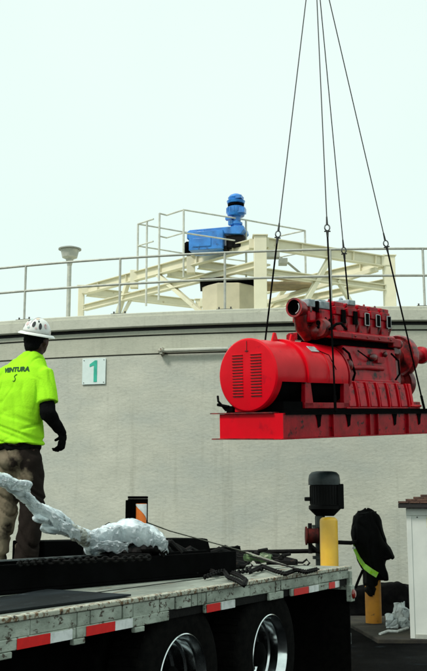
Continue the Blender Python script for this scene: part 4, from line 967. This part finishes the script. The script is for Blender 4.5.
# print on the back of the shirt
def shirt_y(x, z):
    ys = []
    for dx in (-.004, 0, .004):
        for dz in (-.005, 0, .005):
            hit, loc, nn, idx = shirt.ray_cast(Vector((x+dx, -1, z+dz)), Vector((0, 1, 0)))
            if hit: ys.append(loc.y)
    return min(ys) if ys else -.13
cu = bpy.data.curves.new('t', 'FONT'); cu.body = 'VENTURA'; cu.size = .047; cu.align_x = 'CENTER'; cu.extrude = 0; cu.offset = .003; cu.space_character = 1.05
to = bpy.data.objects.new('t', cu); COL.objects.link(to); dg = bpy.context.evaluated_depsgraph_get(); dg.update()
tm = bpy.data.meshes.new_from_object(to.evaluated_get(dg)); bpy.data.objects.remove(to)
k = MB(); bm = bmesh.new(); bm.from_mesh(tm); bmesh.ops.triangulate(bm, faces=bm.faces); bmesh.ops.subdivide_edges(bm, edges=[e_ for e_ in bm.edges if e_.calc_length() > .02], cuts=1); bmesh.ops.triangulate(bm, faces=bm.faces)
TXC, TZC = .03, 1.497
vv = [(v.co.x*1.0+TXC, 0, v.co.y+TZC) for v in bm.verts]; bm.verts.index_update()
vv = [(x, shirt_y(x, z)-.0012, z) for x, _, z in vv]; k.add(vv, [tuple(v.index for v in f_.verts) for f_ in bm.faces]); bm.free()
k.build('print', M['ink'], shirt)
k = MB(); pts = [(.02, 1.475), (.005, 1.468), (.0, 1.456), (.010, 1.446), (.012, 1.432), (.0, 1.422), (-.008, 1.426)]
k.tube([(x+TXC, shirt_y(x+TXC, z)-.002, z) for x, z in pts], .0028, 6); k.build('print', M['ink'], shirt)

# ---------------------------------------------------------------- bollards, pump, jacket
def bollard(u, v_top, y, z_base, m, label, wd):
    c = at_y(u, 560, y); h = at_y(u, v_top, y-.1).z; e = empty('bollard', (c.x, y, 0)); tag(e, label, 'bollard', 'yellow steel bollards')
    MB().lathe([(.001, 0), (wd, 0), (wd, h-.05), (wd*.93, h-.025), (wd*.7, h-.006), (.001, h)], None, 40).build('post', M[m], e, ang=50)
    MB().lathe([(wd+.003, 0), (wd+.06, .0), (wd+.05, .03), (wd+.003, .05)], None, 32).build('footing', M['slab'], e)
    return c, h
bollard(329.5, 517, 11.9, 0, 'yellow', 'bright yellow bollard standing behind the trailer corner', .108)
b2 = at_z(372.5, 627.5, 0)
BY = b2.y+.1
bollard(372.2, 521, BY, 0, 'ochre', 'orange-yellow bollard with a black jacket hung over it', .108)

pu = at_y(325, 520, 13.0); pm = empty('vertical_pump', (pu.x, 13.0, 0)); tag(pm, 'tall dark vertical pump motor standing behind the bright yellow bollard', 'pump')
def PZ(v): return at_y(325, v, 13.0).z
s_ = 13.0/988
k = MB(); k.lathe([(.001, PZ(471)), (8*s_, PZ(471)-.003), (12.5*s_, PZ(472.2)), (15.2*s_, PZ(475)), (16*s_, PZ(480)), (16*s_, PZ(485)), (.001, PZ(485))], None, 32); k.build('cowl', M['motor_cap'], pm, ang=50)
k = MB(); k.lathe([(.001, PZ(484.3)), (14.5*s_, PZ(484.3)), (14.5*s_, PZ(505)), (16*s_, PZ(506)), (16*s_, PZ(509)), (12*s_, PZ(513)), (9*s_, PZ(516)), (.001, PZ(516))], None, 32); mo = k.build('motor', M['motor'], pm, ang=40)
k = MB()
for i in range(28):
    a = 2*math.pi*i/28; k.box((14.1*s_*math.cos(a), 14.1*s_*math.sin(a), (PZ(486)+PZ(504))/2), (.02, .008, PZ(486)-PZ(504)), None, (0, 0, a))
k.build('fins', M['motor'], mo)
k = MB(); k.bb(12*s_, 18.5*s_, -.1, .1, PZ(509), PZ(484)); k.build('terminal_box', M['motor'], mo, bevel=.01)
k = MB(); k.bb(-20*s_, -14*s_, -.04, .04, PZ(501), PZ(497)); k.build('grease_nipple', M['motor'], mo, bevel=.01)
k = MB(); k.tube([(-6*s_, -.1, PZ(516)), (-6*s_, -.1, PZ(527))], 3.4*s_, 14); k.tube([(-5*s_, 0, PZ(516)), (-5*s_, 0, .1)], 5*s_, 16); k.lathe([(.001, PZ(525)), (8*s_, PZ(525)), (8*s_, PZ(528)), (.001, PZ(528))], Matrix.Translation((-5*s_, 0, 0)), 20); k.lathe([(.001, PZ(556)), (8*s_, PZ(556)), (8*s_, PZ(559)), (.001, PZ(559))], Matrix.Translation((-5*s_, 0, 0)), 20)
k.bb(-.25, .25, -.25, .25, 0, .15); k.build('pump_column', M['dkgreen'], pm)
k = MB(); k.tube([(-19*s_, -.12, PZ(535.5)), (-8*s_, -.12, PZ(535.5))], 8*s_*.92, 20); k.tube([(-20.5*s_, -.12, PZ(535.5)), (-19*s_, -.12, PZ(535.5))], 9*s_, 20); k.build('valve_body', M['valve'], pm, ang=40)
k = MB(); k.tube([(-16*s_, -.12, PZ(528)), (-16*s_, -.12, PZ(523))], 2*s_, 10); k.build('fitting', M['blackm'], pm)
k = MB(); k.ell((-16*s_, -.12, PZ(543)), (.03, .03, .05)); k.tube([(-16*s_, -.12, PZ(543)), (-16*s_, -.12, PZ(553))], 2*s_, 10); k.tube([(-16*s_, -.12, PZ(545)), (-9*s_, -.12, PZ(551)), (-7*s_, -.1, PZ(551))], 2*s_, 10); k.build('fitting', M['blackm'], pm)
k = MB(); k.tube([(-120*s_, 0, PZ(553)), (-14*s_, 0, PZ(551)), (-2*s_, 0, PZ(551))], 2.1*s_, 12); k.tube([(0, .05, PZ(542)), (26*s_, .05, PZ(543)), (44*s_, .75, PZ(543)), (52*s_, .95, PZ(543)), (53*s_, 1.0, .0)], 2.0*s_, 12); k.tube([(-120*s_, 0, PZ(553)), (-122*s_, 0, PZ(556)), (-122*s_, 0, 0)], 2.1*s_, 12); k.build('pipe', M['blackm'], pm)

# jacket draped on the second bollard
jb = Vector((b2.x, BY, 0)); je = empty('jacket', (jb.x, jb.y, 0)); tag(je, 'black jacket with lime reflective stripe slumped over a bollard', 'jacket')
prof = [(512, 361, 376), (515, 356, 381), (520, 353, 383.5), (528, 352, 385.5), (536, 352, 387.5), (545, 353, 390), (552, 355, 393), (558, 357, 395), (561, 358, 388), (568, 363, 388.5), (575, 372, 389.5), (580, 380, 389)]
def jrow(v, l, r, th=.17):
    y = BY; a = at_y(l, v, y-.1); b = at_y(r, v, y-.1); cx = (a.x+b.x)/2-jb.x; hw = (b.x-a.x)/2; return [(cx+hw*math.cos(q), -.02+th*math.sin(q), a.z) for q in [2*math.pi*i/32 for i in range(32)]]
k = MB(); k.rings([jrow(*p, th=.11+.07*min(1, i/4)) for i, p in enumerate(prof)])
k.rings([jrow(571, 364, 381, .15), jrow(582, 365, 379, .14), jrow(590, 366.5, 378, .13), jrow(596, 369, 376, .125)])
p = at_y(368, 511, BY)-jb; k.tube([at_y(358, 513, BY)-jb, at_y(366, 511.5, BY)-jb, at_y(378, 511.5, BY)-jb], [.03, .04, .02], 10)
o = k.build('shell', M['jacket'], je)
def jf(co, n): return n*(.034*noise.noise(Vector((co.x*8+co.z*3, co.y*8, co.z*3)))-.022*max(0, 1-abs(noise.noise(Vector((co.x*7+co.z*2, co.y*7, co.z*2.5+3))))*7))
solidify_blob(o, .014, 2, jf); jk = o
k = MB(); sp = [(352.5, 547), (355, 552.5), (358.5, 559.5), (363, 566), (369, 570.5), (375.5, 574.5)]
row = []
for u, v in sp:
    for dv2 in (-2.6, 2.6):
        q = at_y(u+(1.5 if dv2 < 0 else -.5), v+dv2, BY-.1)-jb; hit, loc, nn, ii = jk.ray_cast(Vector((q.x, -1, q.z)), Vector((0, 1, 0)))
        row.append((q.x, (loc.y if hit else -.2)-.04, q.z))
n_ = len(row); row2 = [(x, y+.008, z) for x, y, z in row]
k.add(row+row2, [(i, i+2, i+3, i+1) for i in range(0, n_-2, 2)]+[(n_+i, n_+i+1, n_+i+3, n_+i+2) for i in range(0, n_-2, 2)]+[(i, n_+i, n_+i+2, i+2) for i in range(0, n_-2, 2)]+[(i+1, i+3, n_+i+3, n_+i+1) for i in range(0, n_-2, 2)])
k.build('reflective_stripe', M['lime_tape'], jk)
k = MB(); k.tube([at_y(363, 570, BY-.12)-jb, at_y(359, 579, BY-.12)-jb, at_y(355.5, 588, BY-.12)-jb], .018, 8); k.build('drawstring', M['cloth_black'], je)
k = MB(); k.ell(tuple(at_y(354, 548, BY-.2)-jb), (.022, .01, .02)); k.build('buckle', M['tape_white'], je)

# low black barrier, junk behind bollard
bx0 = at_y(346, 590, 15.0).x; bx1 = at_y(440, 590, 15.0).x; hh_ = at_y(380, 584, 15.0).z
k = MB(); k.prism([(0, 0), (bx1-bx0, 0), (bx1-bx0, hh_-.02), ((bx1-bx0)*.62, hh_-.03), ((bx1-bx0)*.58, hh_+.03), ((bx1-bx0)*.3, hh_-.01), (0, hh_-.08)], -.25, .25, Matrix.Rotation(R(90), 4, 'X'))
o = k.build('tarpaulin_heap', M['cloth_black']); o.location = (bx0, 15.0, 0); solidify_blob(o, .03, 2, lambda co, n: n*.03*noise.noise(co*5)); tag(o, 'low black tarpaulin covered heap along the tank foot', 'tarpaulin')
def bag(u, v, y, r, label):
    p = at_y(u, v, y); k = MB(); k.box((0, 0, -r[2]*.25), (r[0]*1.7, r[1]*1.6, r[2]*1.3), None, (0, .25, u*.3)); k.box((-r[0]*.1, 0, r[2]*.3), (r[0]*1.2, r[1]*1.2, r[2]*.9), None, (.3, -.5, u*.7)); k.caps((r[0]*.2, 0, r[2]*.5), (r[0]*.45, 0, r[2]*.95), r[0]*.25, r[0]*.08); o = k.build('plastic_bag', M['bag'])
    solidify_blob(o, .008, 3, lambda co, n: n*(.018*noise.noise(co*9+Vector((u, 0, 0)))-.014*max(0, 1-abs(noise.noise(co*11+Vector((u, 3, 0))))*6))); o.location = p; tag(o, label, 'bag', 'white bags beside the shed')
bag(392, 620, 13.1, (.10, .10, .095), 'crumpled white bag closest to the orange-yellow bollard')
bag(401, 612, 13.9, (.12, .10, .15), 'taller grey-white bag against the white shed side')
bag(404, 624, 13.2, (.09, .10, .09), 'small white bag at the shed foot')
o = MB().tube([at_z(380, 634, .045), at_z(388, 631, .05), at_z(397, 631.5, .045), at_z(408, 628, .05)], .018, 8).build('hose', M['tape_white']); tag(o, 'short pale hose lying on concrete before the shed', 'hose')
for (u, v, s2) in ((368, 633, .05), (377, 638, .04), (388, 640, .05), (362, 640, .06), (398, 635, .04)):
    pass

# ---------------------------------------------------------------- white shed
sp_ = at_z(411.3, 638.5, .036); ez = at_y(407, 508, sp_.y).z; she = empty('utility_shed', (sp_.x, sp_.y, .036), R(-12))
tag(she, 'small white utility shed with low brown shingle roof', 'shed')
SW, SD = 1.9, 1.5; hh_ = ez-.036
k = MB(); k.bb(0, SW, 0, SD, 0, hh_); wl = k.build('wall', M['shedw'], she, bevel=.008)
k = MB(); k.bb(-.012, SW+.012, -.012, SD+.012, hh_-.09, hh_-.002); k.bb(-.008, .05, -.010, .04, .0, hh_-.092); k.build('trim', M['shedw'], wl, bevel=.004)
k = MB(); k.bb(.55, .555, -.004, .0, .05, hh_-.1); k.ell((.12, -.004, hh_-.11), (.008, .005, .008), n=8, m=6); k.build('panel_seam', M['joint'], wl)
k = MB(); k.bb(.05, SW, -.006, .0, .0, .05); k.build('kick_board', M['galv'], wl)
k = MB(); k.bb(.232, .38, -.005, -.001, hh_-.24, hh_-.11); k.build('warning_sticker', M['sticker_y'], wl)
k = MB(); ov = .10; k.bb(-ov, SW+ov, -ov, SD+ov, hh_, hh_+.055); rf = k.build('roof', M['shade_trim'], she, bevel=.005)
k = MB(); z = hh_+.056; ins = 0
for i in range(9):
    a = ov-.0-ins; k.bb(-a, SW+a, -a, SD+a, z, z+.026); z += .027; ins += .088+.004*(i % 2)
    # ragged tabs
k.build('shingles', M['shingle'], rf, bevel=.003)
k = MB(); z = hh_+.056; ins = 0
for i in range(9):
    x = -ov+ins
    while x < SW+ov-ins-.13:
        k.box((x+.065, -ov+ins-.004, z+.014), (.118, .012, .024)); x += .13
    z += .027; ins += .088+.004*(i % 2)
k.build('shingle_tabs', M['shingle'], rf, bevel=.002)

# ---------------------------------------------------------------- light, sky, camera
wd = bpy.data.worlds.new('World'); S.world = wd; wd.use_nodes = True; N = wd.node_tree.nodes; L = wd.node_tree.links; N.clear()
SUN_EL, SUN_AZ = R(50), R(232)          # azimuth measured clockwise from +Y: behind the camera on the left
sky = N.new('ShaderNodeTexSky'); sky.sky_type = 'NISHITA'; sky.sun_disc = False; sky.sun_elevation = SUN_EL; sky.sun_rotation = SUN_AZ; sky.dust_density = 4
bg1 = N.new('ShaderNodeBackground'); bg1.inputs['Strength'].default_value = .05; L.new(sky.outputs['Color'], bg1.inputs['Color'])
bg2 = N.new('ShaderNodeBackground')
tc = N.new('ShaderNodeTexCoord'); nn = N.new('ShaderNodeTexNoise'); nn.inputs['Scale'].default_value = 1.6; nn.inputs['Detail'].default_value = 3; L.new(tc.outputs['Generated'], nn.inputs['Vector'])
rp = N.new('ShaderNodeValToRGB'); rp.color_ramp.elements[0].position = .3; rp.color_ramp.elements[0].color = (.78, .985, .90, 1); rp.color_ramp.elements[1].position = .7; rp.color_ramp.elements[1].color = (.86, 1.0, .95, 1)
L.new(nn.outputs['Fac'], rp.inputs['Fac']); L.new(rp.outputs['Color'], bg2.inputs['Color']); bg2.inputs['Strength'].default_value = .665
ms = N.new('ShaderNodeMixShader'); ms.inputs['Fac'].default_value = .9; L.new(bg1.outputs['Background'], ms.inputs[1]); L.new(bg2.outputs['Background'], ms.inputs[2])
ow = N.new('ShaderNodeOutputWorld'); L.new(ms.outputs['Shader'], ow.inputs['Surface'])
sl = bpy.data.lights.new('sun', 'SUN'); sl.energy = 1.6; sl.angle = R(12); sl.color = (1, .97, .92); so = bpy.data.objects.new('sun', sl); COL.objects.link(so)
d = Vector((math.sin(SUN_AZ)*math.cos(SUN_EL), math.cos(SUN_AZ)*math.cos(SUN_EL), math.sin(SUN_EL)))
so.rotation_euler = d.to_track_quat('Z', 'Y').to_euler(); so.location = d*30
cam = bpy.data.cameras.new('camera'); co = bpy.data.objects.new('camera', cam); COL.objects.link(co); S.camera = co
cam.sensor_fit = 'VERTICAL'; cam.sensor_height = 36; cam.lens = F/671*36; cam.clip_end = 3000; cam.clip_start = .1
co.location = EYE; co.rotation_euler = (R(90)+P0, 0, 0)
S.view_settings.view_transform = 'Standard'; S.view_settings.look = 'None'; S.view_settings.exposure = .72; S.view_settings.gamma = 1; S.view_settings.use_curve_mapping = False
S.render.engine = 'CYCLES'; S.cycles.max_bounces = 6; S.cycles.diffuse_bounces = 3
